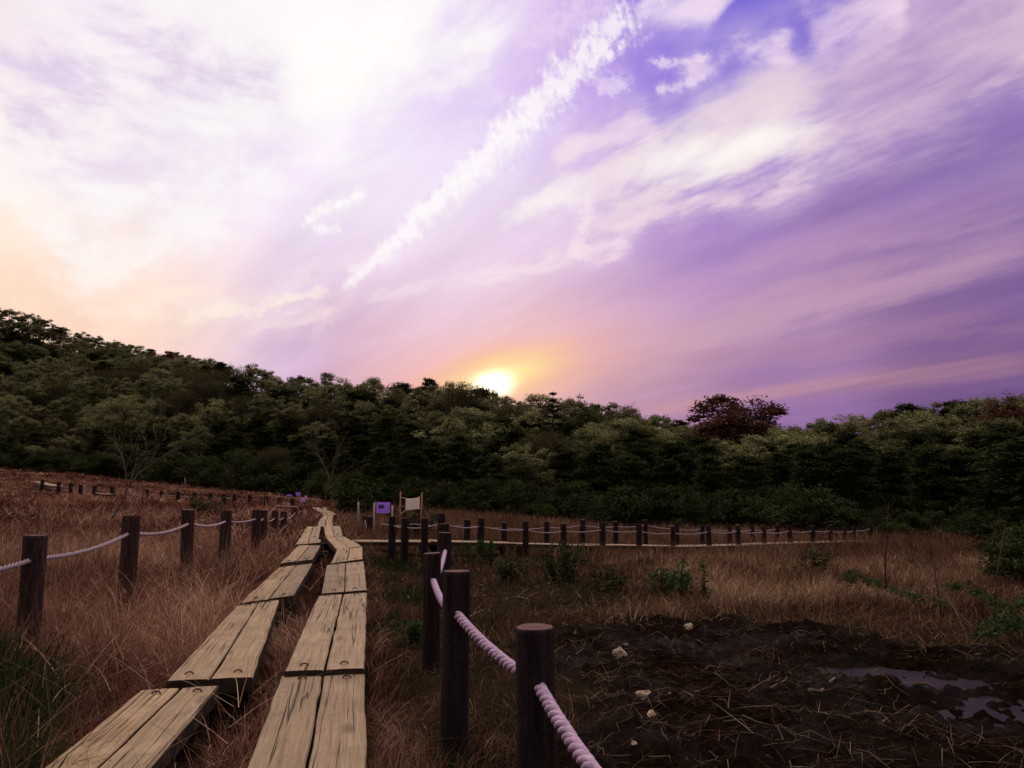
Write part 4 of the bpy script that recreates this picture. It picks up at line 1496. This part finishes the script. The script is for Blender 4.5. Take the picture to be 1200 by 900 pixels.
    put_tree('pale', x, d, float(zpix(480, d)), 'mid', 545, 'broad pale green crown in the middle of the wood below the sun', wid=1.25, var=0)
    d = 94; x = xof(150, d)
    put_tree('pale', x, d, float(zpix(464, d)), 'mid', 160, 'pale green domed tree halfway up the left wood above the bare tree', wid=1.3, var=1)
    for px_, d, py_, lb in ((1222, 17.5, 572, 'ragged dark evergreen bough mass leaning in at the right edge'), (1178, 23.5, 560, 'ragged dark evergreen just behind the dark bush at the right edge')):
        put_tree('dark', xof(px_, d), d, float(zpix(py_, d)), 'front', px_, lb, wid=1.7)
    # two big dark bushes hanging in at the right edge
    put_tree('bush', 6.9, 10.8, 0.80, 'bush', 1180, 'big dark bush at the right edge beside the tan grass', wid=1.0, var=2)
    put_tree('bush', 10.6, 16.0, 0.85, 'bush', 1230, 'second dark bush behind the big one at the right edge', wid=1.2, var=2)


plant_wood()


def traced_tree(label, name, paths, depth, seed, mat, cat='tree', twigs=40, tw_len=0.5):
    """bare tree from branch paths in the photo, spread a little in depth"""
    rng = np.random.default_rng(seed)
    base = at(*paths[0][0][:2], depth)
    gz = hbx(base.x, base.y)
    root = empty(name, (base.x, base.y, gz))
    tag(root, label, cat)
    org = np.array([base.x, base.y, gz])
    first = True
    br = MB()
    for (*pp, r0, r1) in paths:
        P = []
        dd = 0 if first else rng.uniform(-0.5, 0.5)
        for i, (px, py) in enumerate(pp):
            q = np.array(at(px, py, depth + dd * i / max(1, len(pp) - 1))) - org
            P.append(q)
        if first: P[0][2] = -0.15
        PP = []
        for i in range(len(P) - 1):
            for t in (0, 0.33, 0.66):
                q = P[i] + (P[i + 1] - P[i]) * t
                if i + t > 0: q = q + rng.normal(0, 0.012, 3)
                PP.append(tuple(q))
        PP.append(tuple(P[-1]))
        rad = [r0 + (r1 - r0) * i / (len(PP) - 1) for i in range(len(PP))]
        if first:
            mb = MB(); mb.tube(PP, rad, 8); mb.build('trunk', mat, root, True)
        else:
            br.tube(PP, rad, 6)
        if not first:
            for k_ in range(twigs // max(1, len(paths) - 1)):
                st = np.array(PP[rng.integers(len(PP) // 3, len(PP))])
                dr = P[-1] - P[0]; dr = dr / np.linalg.norm(dr)
                en = st + (dr + rng.normal(0, 0.6, 3)) * tw_len * rng.uniform(0.3, 1.0)
                limb(br, st, en, r1 * 0.7, 0.004, rng, 3, 0.08, 4)
        first = False
    br.build('branches', mat, root, True)
    return root


traced_tree('slender bare tree leaning over the red meadow, forking above the left fence', 'bare_tree',
            [[(127, 628), (131, 608), (139, 594), (147, 580), (150, 570), 0.042, 0.028],
             [(150, 571), (163, 555), (178, 543), (196, 531), (216, 522), (240, 515), 0.024, 0.006],
             [(150, 571), (147, 555), (150, 540), (158, 524), (163, 510), 0.020, 0.005],
             [(148, 556), (144, 535), (134, 518), (128, 505), 0.022, 0.006],
             [(152, 567), (156, 552), (160, 540), (172, 528), 0.020, 0.006],
             [(178, 543), (184, 526), (196, 512), 0.018, 0.006]], 22.5, 71, M['palebark'], twigs=70, tw_len=0.75)
traced_tree('small pale bare tree beside the far lane, before the dark wood', 'bare_tree',
            [[(389, 594), (389, 580), (387, 566), 0.09, 0.06],
             [(387, 567), (382, 550), (375, 536), (371, 528), 0.05, 0.015],
             [(387, 567), (391, 550), (392, 536), (398, 524), 0.05, 0.015],
             [(388, 572), (396, 560), (405, 552), 0.035, 0.012]], 52, 72, M['palebark'], twigs=60, tw_len=1.3)

# ------------------------------------------------------------------ grass and litter (not countable)
def in_foot(x, y, grow=0.0):
    m = np.zeros(x.shape, bool)
    for q in FOOT:
        P = np.array(q)
        if P[:, 1].min() > 60: continue
        m |= poly_sd(x, y, P) > -grow
    return m


def sample_wedge(n, d0, d1, pxa, pxb, power, rng):
    """points between two sight lines; density falls with distance"""
    u = rng.uniform(0, 1, n)
    p = 2 - power
    y = (d0 ** p + (d1 ** p - d0 ** p) * u) ** (1 / p) if abs(p) > 1e-6 else d0 * (d1 / d0) ** u
    px = rng.uniform(pxa, pxb, n)
    x = (px - 600) / F * y / math.cos(PITCH)
    return x, y


def blades(name, x, y, h, w, lean, mat, rng, tint, segs=3, droop=0.5, zoff=0.0, kind='stuff', flat=None, wind=None, label=None, clump=False, az_in=None):
    n = len(x)
    z = Hfull(x, y) + zoff - 0.01
    az = rng.uniform(0, 2 * np.pi, n)
    if wind is not None:
        az = np.where(rng.uniform(0, 1, n) < wind[1], wind[0] + rng.normal(0, 0.6, n), az)
    if az_in is not None: az = az_in
    if clump:
        az = np.where(rng.uniform(0, 1, n) < 0.75, 14 * fbm(x * 1.6 + 9, y * 1.6, 3, 131) + rng.normal(0, 0.5, n), az)
    ln = np.abs(lean)
    dirx, diry = np.cos(az), np.sin(az)
    fa = az + np.pi / 2 + rng.normal(0, 0.6, n)
    sx, sy = np.cos(fa), np.sin(fa)
    V = np.empty((n, segs + 1, 2, 3), dtype=np.float32)
    cx, cy, cz = x.copy(), y.copy(), z.copy()
    th = ln.copy()
    step = h / segs
    bend = droop * rng.uniform(0.3, 1.5, n)
    for s in range(segs + 1):
        ww = w * (1 - (s / segs) ** 1.6) * 0.5 + w * 0.04
        V[:, s, 0, 0] = cx - sx * ww; V[:, s, 0, 1] = cy - sy * ww; V[:, s, 0, 2] = cz
        V[:, s, 1, 0] = cx + sx * ww; V[:, s, 1, 1] = cy + sy * ww; V[:, s, 1, 2] = cz
        if s < segs:
            cx = cx + dirx * np.sin(th) * step; cy = cy + diry * np.sin(th) * step
            cz = cz + np.cos(th) * step
            th = th + bend
    b = (np.arange(n) * (segs + 1) * 2)[:, None]
    q = []
    for s in range(segs):
        o_ = s * 2
        q.append(np.concatenate([b + o_, b + o_ + 1, b + o_ + 3, b + o_ + 2], 1))
    Q = np.stack(q, 1).reshape(-1, 4)
    me = np_mesh(name, V.reshape(-1, 3), Q, M[mat], np.repeat(np.clip(tint, 0, 1), (segs + 1) * 2))
    o = link(name, me)
    tag(o, kind=kind)
    if label: o['label'] = label
    return o


def grass_all():
    rng = np.random.default_rng(77)
    # ---- tall red grass of the left meadow, in arching tussocks
    def meadow_ok(x, y):
        px = 600 + F * x / y
        e = tab(EDGE, np.clip(px, -400, 1400))
        lane_r = np.interp(y, [2, 3, 4.5, 8, 12, 15, 22, 30, 50], [-0.58, -0.55, -0.85, -1.5, -2.25, -2.8, -4.6, -6.6, -11])
        k_ = (y < e + 1) & (x < lane_r + 0.05)
        gr = poly_sd(x, y, np.array([(-3.6, 2.0), (-1.55, 2.2), (-2.15, 3.8), (-2.9, 4.7), (-4.2, 5.2)]))
        return k_ & ~((gr > 0) & (rng.uniform(0, 1, len(x)) < 0.80))
    X = []; Y = []; AZ = []; LN = []; HH = []; TT = []; WW = []
    for (n, d0, d1, pw_, k_, R) in ((2500, 2.2, 14, 1.2, 32, 0.15), (6500, 14, 84, 1.5, 13, 0.24)):
        cx, cy = sample_wedge(int(n * 1.3), d0, d1, -240, 520, pw_, rng)
        ok = meadow_ok(cx, cy); cx, cy = cx[ok], cy[ok]
        th = rng.uniform(0.30, 0.68, len(cx)) * (0.45 + 1.15 * fbm(cx * 0.6, cy * 0.6, 3, 61))
        lanes = (cx > np.interp(cy, [2, 4.5, 8, 14], [-1.6, -1.75, -2.2, -3.4])) & (cy < 14)
        th *= np.where(lanes, 0.52, 1.0) * (1 - 0.5 * sstep(22, 45, cy))
        tt0 = np.clip(rng.normal(0.0, 0.16, len(cx)) + 1.9 * (fbm(cx * 0.45, cy * 0.45, 3, 71) - 0.42), -0.22, 0.65)
        strip = fbm(cx * 0.10 + 4, cy * 0.45, 3, 67)
        tt0 = np.where((strip > 0.54) & (cy > 15), tt0 - 0.25, tt0)
        i = np.repeat(np.arange(len(cx)), k_)
        m_ = len(i)
        a_ = rng.uniform(0, 6.283, m_); r_ = R * np.sqrt(rng.uniform(0, 1, m_)) * rng.uniform(0.6, 1.5, len(cx))[i]
        X.append(cx[i] + np.cos(a_) * r_); Y.append(cy[i] + np.sin(a_) * r_)
        sw = 14 * fbm(cx * 0.9 + 9, cy * 0.9, 3, 131)[i]
        mixw = rng.uniform(0, 1, m_) < 0.4
        AZ.append(np.where(mixw, sw + rng.normal(0, 0.5, m_), a_ + rng.normal(0, 0.5, m_)))
        LN.append(np.clip(0.05 + 0.75 * r_ / R + rng.normal(0, 0.22, m_), 0, 1.35))
        HH.append(th[i] * rng.uniform(0.55, 1.2, m_))
        TT.append(np.clip(tt0[i] + 0.07 + np.abs(rng.normal(0, 0.34, m_)), 0, 1))
        WW.append(np.maximum(0.0034, Y[-1] * 0.00072) * rng.uniform(0.6, 1.5, m_))
    x, y, az_, ln_, h, t, w = [np.concatenate(q) for q in (X, Y, AZ, LN, HH, TT, WW)]
    k_ = ~in_foot(x, y, 0.02)
    x, y, az_, ln_, h, t, w = [q[k_] for q in (x, y, az_, ln_, h, t, w)]
    n = len(x)
    blades('red_dry_grass', x, y, h, w, ln_, 'drygrass', rng, t, 5, 0.30, az_in=az_)
    # ---- fine seed stalks over it
    m_ = (rng.uniform(0, 1, n) < 0.05) & (y < 12)
    blades('grass_stalks', x[m_], y[m_], h[m_] * 1.5, np.maximum(0.002, y[m_] * 0.0004), rng.uniform(0, 0.4, m_.sum()), 'straw', rng, rng.uniform(0.5, 1.0, m_.sum()), 3, 0.12)
    # ---- bent, broken straws caught across the meadow
    bx, by = sample_wedge(5200, 2.4, 26, -60, 480, 1.3, rng)
    ok = meadow_ok(bx, by) & ~in_foot(bx, by, 0.10); bx, by = bx[ok], by[ok]; nb = len(bx)
    blades('bent_straw', bx, by, rng.uniform(0.18, 0.55, nb), np.maximum(0.0040, by * 0.0008) * rng.uniform(0.6, 1.4, nb), rng.uniform(0.7, 1.5, nb), 'tangrass', rng, np.clip(rng.normal(0.68, 0.2, nb), 0, 1), 4, 0.16, rng.uniform(0.06, 0.34, nb))
    # ---- dark sedge in the near left corner
    x, y = sample_wedge(16000, 1.9, 6.0, -120, 190, 1.0, rng)
    gr = poly_sd(x, y, np.array([(-3.8, 2.0), (-1.5, 2.0), (-2.1, 3.8), (-2.9, 4.9), (-4.6, 5.6)])) + (fbm(x * 2, y * 2, 3, 81) - 0.5) * 0.8
    k_ = (gr > 0) & ~in_foot(x, y, 0.05); x, y = x[k_], y[k_]; n = len(x)
    blades('green_sedge', x, y, rng.uniform(0.30, 0.60, n), rng.uniform(0.006, 0.012, n), rng.uniform(0, 0.6, n), 'greengrass', rng, np.clip(rng.normal(0.4, 0.25, n), 0, 1), 4, 0.45)
    # ---- right of the lane: short mixed grass to the mud and the side boardwalk
    x, y = sample_wedge(135000, 2.3, 16, 425, 1500, 1.2, rng)
    px = 600 + F * x / y
    mud = mudmask(x, y); pud = pudmask(x, y)
    lane = np.interp(y, [2, 3, 4.5, 8, 12, 15], [-0.55, -0.52, -0.80, -1.45, -2.2, -2.7])
    tuss = fbm(x * 1.1, y * 1.1, 4, 91)
    k_ = (x > lane + 0.0) & ~in_foot(x, y, 0.02) & (rng.uniform(0, 1, len(x)) > mud * 0.985) & (pud < 0.3)
    # the tan sward starts where the mud ends at right
    sward = sstep(7.2, 9.0, y) * sstep(650, 840, px + (tuss - 0.5) * 260) + 0.85 * sstep(0.5, 0.0, x - lane)
    sparse = np.clip(0.34 + 1.5 * (tuss - 0.42), 0.14, 0.85)
    k_ &= rng.uniform(0, 1, len(x)) < np.clip(sparse + sward, 0, 1)
    x, y, px, tuss, sward = x[k_], y[k_], px[k_], tuss[k_], np.clip(sward[k_], 0, 1)
    green = (fbm(x * 0.9 + 8, y * 0.9, 3, 95) > 0.60 + 0.12 * sward) & (sward < 0.97)
    green &= ~((x > -0.70 + (6.1 - y) * 0.20) & (y < 9) & (rng.uniform(0, 1, len(x)) < 0.88))
    n = len(x)
    hh = (rng.uniform(0.07, 0.20, n) * (1 - sward) + rng.uniform(0.15, 0.33, n) * sward) * (0.6 + 0.8 * tuss)
    edge_near = (x < np.interp(y, [2, 15], [-0.3, -2.4]))
    hh = np.where(edge_near & (y < 12), hh * 0.62, hh)
    ww = np.maximum(0.0034, y * 0.00068) * rng.uniform(0.6, 1.5, n)
    tt = np.clip(-0.12 + 1.5 * sward * (fbm(x * 0.7, y * 0.7, 3, 97) - 0.30) + np.abs(rng.normal(0, 0.36, n)), 0, 1)
    a = ~green
    blades('tan_marsh_grass', x[a], y[a], hh[a], ww[a], rng.uniform(0, 1.1, a.sum()), 'tangrass', rng, tt[a], 4, 0.36, clump=True)
    # reddish tufts hugging the right lane
    b = a & edge_near & (rng.uniform(0, 1, n) < 0.55) & (y < 9)
    blades('red_dry_grass', x[b] + rng.normal(0, 0.05, b.sum()), y[b], hh[b] * 1.25, ww[b], rng.uniform(0, 0.8, b.sum()), 'drygrass', rng, np.clip(rng.normal(0.45, .2, b.sum()), 0, 1), 3, 0.4)
    blades('green_grass', x[green], y[green], hh[green] * 0.8, ww[green] * 1.5, rng.uniform(0, 0.7, green.sum()), 'greengrass', rng, np.clip(rng.normal(0.5, 0.25, green.sum()), 0, 1), 3, 0.35)
    # ---- beyond the side boardwalk
    x, y = sample_wedge(88000, 15.8, 48, 395, 1480, 1.3, rng)
    px = 600 + F * x / y
    e = tab(EDGE, np.clip(px, -400, 1400))
    k_ = (y < e + 0.5) & ~in_foot(x, y, 0.05)
    x, y = x[k_], y[k_]; n = len(x)
    cl = fbm(x * 0.6, y * 0.6, 3, 99)
    hh = rng.uniform(0.20, 0.48, n) * (0.6 + 0.8 * cl)
    blades('tan_marsh_grass', x, y, hh, y * 0.00055 * rng.uniform(0.7, 1.4, n), rng.uniform(0, 0.6, n), 'tangrass', rng, np.clip(0.15 + 0.7 * (cl - 0.3) + rng.normal(0, 0.2, n), 0, 1), 3, 0.3)
    # ---- fallen straw, on the mud and among the short grass
    x, y = sample_wedge(64000, 2.0, 13, 430, 1280, 0.9, rng)
    lane = np.interp(y, [2, 3, 4.5, 8, 12, 15], [-0.55, -0.52, -0.80, -1.45, -2.2, -2.7])
    pud = pudmask(x, y)
    cl = fbm(x * 1.5 + 3, y * 1.5, 3, 111)
    k_ = (x > lane + 0.03) & ~in_foot(x, y, 0.02) & (rng.uniform(0, 1, len(x)) < np.clip(0.1 + 2.6 * (cl - 0.36), 0.04, 1) * (1 - 0.35 * mudmask(x, y))) & (pud < 0.25)
    x, y = x[k_], y[k_]; n = len(x)
    blades('fallen_straw', x, y, rng.uniform(0.03, 0.30, n) * rng.uniform(0.4, 1, n), np.maximum(0.0022, y * 0.00048) * rng.uniform(0.5, 1.5, n), rng.uniform(1.10, 1.60, n), 'straw', rng, np.clip(np.abs(rng.normal(0.0, 0.42, n)), 0, 1), 3, 0.10, 0.025)
    # dead stems strewn over the mud
    tw = MB()
    r2 = np.random.default_rng(5)
    cnt = 0
    while cnt < 300:
        xx, yy = sample_wedge(1, 2.4, 8.2, 640, 1220, 0.7, r2)
        if mudmask(xx, yy)[0] < 0.5 or pudmask(xx, yy)[0] > 0.3: continue
        L = r2.uniform(0.05, 0.30) * r2.uniform(0.4, 1.2); a = r2.normal(0.15, 0.9)
        p = np.array([xx[0], yy[0], 0]); P = []
        for i in range(4):
            q = p + np.array([math.cos(a), math.sin(a), 0]) * L * i / 3 + r2.normal(0, 0.012, 3)
            q[2] = hx(q[0], q[1]) + 0.012 + r2.uniform(0, 0.025)
            P.append(tuple(q))
        r = r2.uniform(0.0010, 0.0030)
        tw.tube(P, [r, r, r * 0.8, r * 0.5], 5)
        cnt += 1
    o = tw.build('dead_stems', M['twig'], None, True); tag(o, kind='stuff')


grass_all()

# ------------------------------------------------------------------ sticks, stones, plants one can count
def stick(label, pts_px, r, seed, mat='twig', lift=0.02, forks=()):
    P = []
    for (px, py) in pts_px:
        q = hit(px, py, 0.0); q.z = hx(q.x, q.y) + lift
        P.append(q)
    mb = MB(); org = P[0].copy()
    mb.tube([p - org for p in P], [r * (1 - 0.5 * i / (len(P) - 1)) for i in range(len(P))], 7)
    for f in forks:
        Q = []
        for (px, py) in f:
            q = hit(px, py, 0.0); q.z = hx(q.x, q.y) + lift
            Q.append(q - org)
        mb.tube(Q, [r * 0.6, r * 0.4, r * 0.3][:len(Q)], 6)
    o = mb.build('dead_stick', M[mat], None, True, org); tag(o, label, 'stick')


stick('long grey stick lying on the mud, bent in the middle', [(950, 830), (962, 822), (974, 808), (982, 795)], 0.014, 1)
stick('curved pale stick on the mud with a hooked end', [(895, 824), (902, 815), (918, 810), (927, 797)], 0.010, 2)
stick('straight stick at the edge of the puddle', [(1070, 806), (1085, 804), (1097, 806)], 0.011, 3)
stick('forked stick lying on the mound behind the nearest post', [(620, 704), (606, 700), (590, 701)], 0.012, 4, forks=[[(606, 700), (614, 694), (620, 692)]])
stick('pale straight straw stem crossing the short grass by the second right post', [(433, 800), (455, 786), (480, 769)], 0.007, 5, lift=0.06)


def stone(label, px, py, w, h, seed, mat='stone', depth_stretch=1.0):
    rng = np.random.default_rng(seed)
    c = hit(px, py, 0.0)
    k_ = c.y / F
    sx, sz = w * k_ * 0.44, h * k_ * 0.44
    mb = MB()
    R = []
    nr, ns = 7, 12
    ph = rng.uniform(0, 6.28, 6)
    for i in range(nr + 1):
        th = math.pi * i / nr
        ring = []
        for j in range(ns):
            a = 2 * math.pi * j / ns
            q = 1 + 0.16 * math.sin(2 * a + ph[0] + th) + 0.11 * math.sin(3 * a + ph[1] - 2 * th) + 0.08 * math.cos(4 * th + ph[2] + a) + rng.normal(0, 0.035)
            rr = math.sin(th) if 0 < i < nr else 0.02
            ring.append((sx * q * rr * math.cos(a), sx * 0.8 * depth_stretch * q * rr * math.sin(a), sz * q * math.cos(th)))
        R.append(ring)
    mb.quadstrip(R[::-1])
    o = mb.build('stone', M[mat], None, False, (c.x, c.y, hx(c.x, c.y) + sz * 0.45))
    o.rotation_euler = (rng.normal(0, 0.15), rng.normal(0, 0.15), rng.uniform(0, 6))
    tag(o, label, 'stone')


stone('large tan stone on the mud, right of the nearest post', 726, 778, 20, 15, 1)
stone('pale pointed stone on the mud near the flat white one', 756, 820, 21, 13, 2)
stone('small flat whitish stone just below the pale pointed one', 764, 841, 19, 8, 3)
stone('pale rounded stone farthest back on the mud', 807, 739, 14, 9, 4)
stone('tiny pale stone near the bottom edge of the mud', 743, 877, 9, 6, 5)
stone('grey stone right of the pale pointed one', 786, 823, 11, 8, 6, 'greystone')
stone('tiny stone above the large tan one', 734, 764, 7, 5, 7, 'greystone')
for i, (px, py, w, h, lab) in enumerate([(84, 597.5, 8, 4, 'pinkish pale stone in the far red meadow, left of the bare tree'), (97, 599, 6, 3, 'smaller stone right of the pinkish one in the far meadow'),
                                          (204, 604, 9, 4, 'pale stone in the far meadow between the second and third left posts'), (66, 600, 5, 3, 'leftmost small pale stone in the far meadow')]):
    stone(lab, px, py, w, h, 20 + i)


def leafy(label, px, py, depth, hgt, spread, stems, seed, mat='brightleaf', leaf=0.03, name='leafy_plant', per=26, cat='plant', base=None):
    """upright stems with paired leaves"""
    rng = np.random.default_rng(seed)
    p = at(px, py, depth) if base is None else Vector(base)
    gz = hx(p.x, p.y)
    root = empty(name, (p.x, p.y, gz)); tag(root, label, cat)
    st = MB(); cents = []
    for s in range(stems):
        a = rng.uniform(0, 6.28); rr = spread * rng.uniform(0.1, 1.0)
        b = np.array([rr * 0.4 * math.cos(a), rr * 0.4 * math.sin(a), -0.05])
        t = np.array([rr * math.cos(a), rr * math.sin(a), hgt * rng.uniform(0.55, 1.0)])
        limb(st, b, t, 0.007, 0.003, rng, 4, 0.06, 5)
        for i in range(per):
            f = rng.uniform(0.2, 1.03)
            q = b + (t - b) * f
            cents.append(q + rng.normal(0, leaf * 1.3, 3) * np.array([1, 1, 0.7]))
    st.build('stem', M['greenstem'], root, True)
    L = np.array(cents); L[:, 2] = np.maximum(L[:, 2], 0.01)
    V, Q = quads_from(L, leaf * rng.uniform(0.6, 1.2, len(L)), 0.7, rng, 1.3)
    link('leaves', np_mesh('leaves', V, Q, M[mat], np.repeat(np.clip(rng.normal(0.5, 0.25, len(L)), 0, 1), 4)), root)
    return root


def on(px, py):
    q = hit(px, py, 0.0); return (q.x, q.y, q.z)


leafy('round green bush in front of the side boardwalk, the largest there', 0, 0, 0, 0.60, 0.40, 26, 1, 'shrubleaf', 0.022, 'bush', 44, 'bush', on(660, 682))
leafy('low dark green shrub left of the round bush', 0, 0, 0, 0.32, 0.26, 18, 2, 'shrubleaf', 0.022, 'bush', 40, 'bush', on(597, 682))
leafy('small fresh green sprig under the front rail, left of the low shrub', 0, 0, 0, 0.52, 0.22, 10, 3, 'brightleaf', 0.026, base=on(572, 662))
leafy('thin green sprig beside the dark corner posts', 0, 0, 0, 0.42, 0.25, 8, 4, 'brightleaf', 0.022, base=on(545, 660))
leafy('bright green plant at the edge of the tan grass, with upright tops', 0, 0, 0, 0.48, 0.22, 12, 5, 'brightleaf', 0.026, base=on(798, 703))
leafy('tall thin green stalk plant right of the bright green one', 0, 0, 0, 0.62, 0.07, 4, 6, 'brightleaf', 0.022, base=on(826, 708))
leafy('dull green shrub right of the round bush', 0, 0, 0, 0.34, 0.30, 12, 7, 'shrubleaf', 0.024, 'bush', 26, 'bush', on(712, 694))
leafy('second bright green plant left of the upright one', 0, 0, 0, 0.40, 0.22, 10, 8, 'brightleaf', 0.024, base=on(775, 698))
leafy('small green clump in the tan grass below the far rail', 0, 0, 0, 0.45, 0.30, 12, 9, 'shrubleaf', 0.028, base=on(955, 672))
leafy('tiny green weed at the foot of the third right post', 0, 0, 0, 0.22, 0.16, 8, 10, 'brightleaf', 0.02, base=on(486, 755))
leafy('dark green bush in the meadow behind the third left post', 0, 0, 0, 0.75, 0.75, 22, 11, 'shrubleaf', 0.045, 'bush', 40, 'bush', on(243, 607))
leafy('bushy dark thicket beside the far lane, left of the violet sign', 0, 0, 0, 1.5, 1.2, 30, 12, 'shrubleaf', 0.06, 'bush', 60, 'bush', on(412, 608))
leafy('low dark bush beneath the off white banner', 0, 0, 0, 0.85, 0.7, 24, 13, 'shrubleaf', 0.045, 'bush', 50, 'bush', (at(484, 610, 20.5).x, 20.5, 0))


def bramble(label, pts, seed, lean_depth=0.0, leaf=0.035, n=60):
    """arching stem with rows of small paired leaves; pts are (px, py, depth)"""
    rng = np.random.default_rng(seed)
    P = [np.array(at(*p)) for p in pts]
    gz = hx(P[0][0], P[0][1])
    P[0][2] = gz - 0.03
    org = P[0].copy(); org[2] = gz
    root = empty('arching_plant', tuple(org)); tag(root, label, 'plant')
    fine = []
    for i in range(len(P) - 1):
        for t in np.linspace(0, 1, 7)[:-1]:
            fine.append(P[i] + (P[i + 1] - P[i]) * t - org)
    fine.append(P[-1] - org)
    mb = MB(); mb.tube([tuple(p) for p in fine], [0.008 - 0.005 * i / len(fine) for i in range(len(fine))], 6)
    mb.build('stem', M['stem'], root, True)
    cents = []
    for i in range(n):
        f = rng.uniform(0.2, 1.0) * (len(fine) - 1)
        a = int(f); q = fine[a] + (fine[min(a + 1, len(fine) - 1)] - fine[a]) * (f - a)
        side = rng.choice((-1, 1))
        rr = rng.uniform(0.02, 0.10)
        for k_ in range(5):
            cents.append(q + np.array([rng.normal(0, 0.03), side * rr + rng.normal(0, 0.025), rng.normal(0.0, 0.03) - rr * 0.3]))
    L = np.array(cents)
    V, Q = quads_from(L, leaf * 0.5 * rng.uniform(0.6, 1.2, len(L)), 0.9, rng, 1.3)
    link('leaves', np_mesh('leaves', V, Q, M['brightleaf'], np.repeat(np.clip(rng.normal(0.5, 0.25, len(L)), 0, 1), 4)), root)


bramble('long arching green bramble over the tan grass, reaching left past the tall stem', [(1170, 745, 6.9), (1110, 706, 8.0), (1060, 693, 8.8), (1020, 680, 9.4), (998, 667, 9.8), (994, 680, 9.9)], 1, n=110)
bramble('shorter green bramble at right, above the dark bank', [(1195, 740, 7.2), (1170, 706, 8.0), (1145, 690, 8.6), (1112, 684, 9.0)], 2, n=70)
bramble('green bramble at the right edge, arching out of the picture', [(1150, 752, 6.6), (1180, 712, 7.0), (1205, 700, 7.4), (1240, 706, 7.6)], 3, n=90)
bramble('low green bramble spray on the bank at the right edge', [(1130, 758, 6.5), (1160, 735, 6.7), (1190, 727, 6.9), (1225, 735, 7.0)], 4, n=110)


def stalk(label, pts, r, mat='stem', name='dead_stalk'):
    P = [np.array(at(*p)) for p in pts]
    gz = hx(P[0][0], P[0][1]); P[0][2] = gz - 0.05
    org = P[0].copy(); org[2] = gz
    mb = MB(); mb.tube([tuple(p - org) for p in P], [r * (1 - 0.6 * i / (len(P) - 1)) for i in range(len(P))], 7)
    rng = np.random.default_rng(int(pts[0][0]))
    for k_ in range(10):
        st = P[-1] - org + (P[-2] - P[-1]) * rng.uniform(0, 0.8)
        limb(mb, st, st + np.array([rng.normal(0, 0.05), rng.normal(0, 0.04), rng.uniform(0.05, 0.16)]), r * 0.35, 0.0015, rng, 2, 0.05, 4)
    o = mb.build(name, M[mat], None, True, tuple(org)); tag(o, label, 'stalk')


stalk('tall upright dead stalk in the tan grass, reaching above the far rail', [(1037, 703, 9.6), (1038, 650, 9.6), (1040, 620, 9.6), (1041, 590, 9.6)], 0.012)
stalk('leaning dead stalk crossing the tan grass from lower right', [(1143, 760, 6.8), (1118, 712, 7.6), (1095, 678, 8.4), (1078, 652, 9.0), (1062, 632, 9.4)], 0.012)
stalk('short dead stalk beside the leaning one', [(1103, 690, 8.2), (1095, 668, 8.3), (1091, 648, 8.4)], 0.008)
stalk('thin reddish stalk before the dark bush at the right edge', [(1163, 716, 8.0), (1168, 675, 8.1), (1178, 615, 8.2)], 0.009)
stalk('thin dead weed on the bare patch, right of the round bush', [(721, 730, 7.6), (719, 715, 7.6), (716, 702, 7.6)], 0.007)
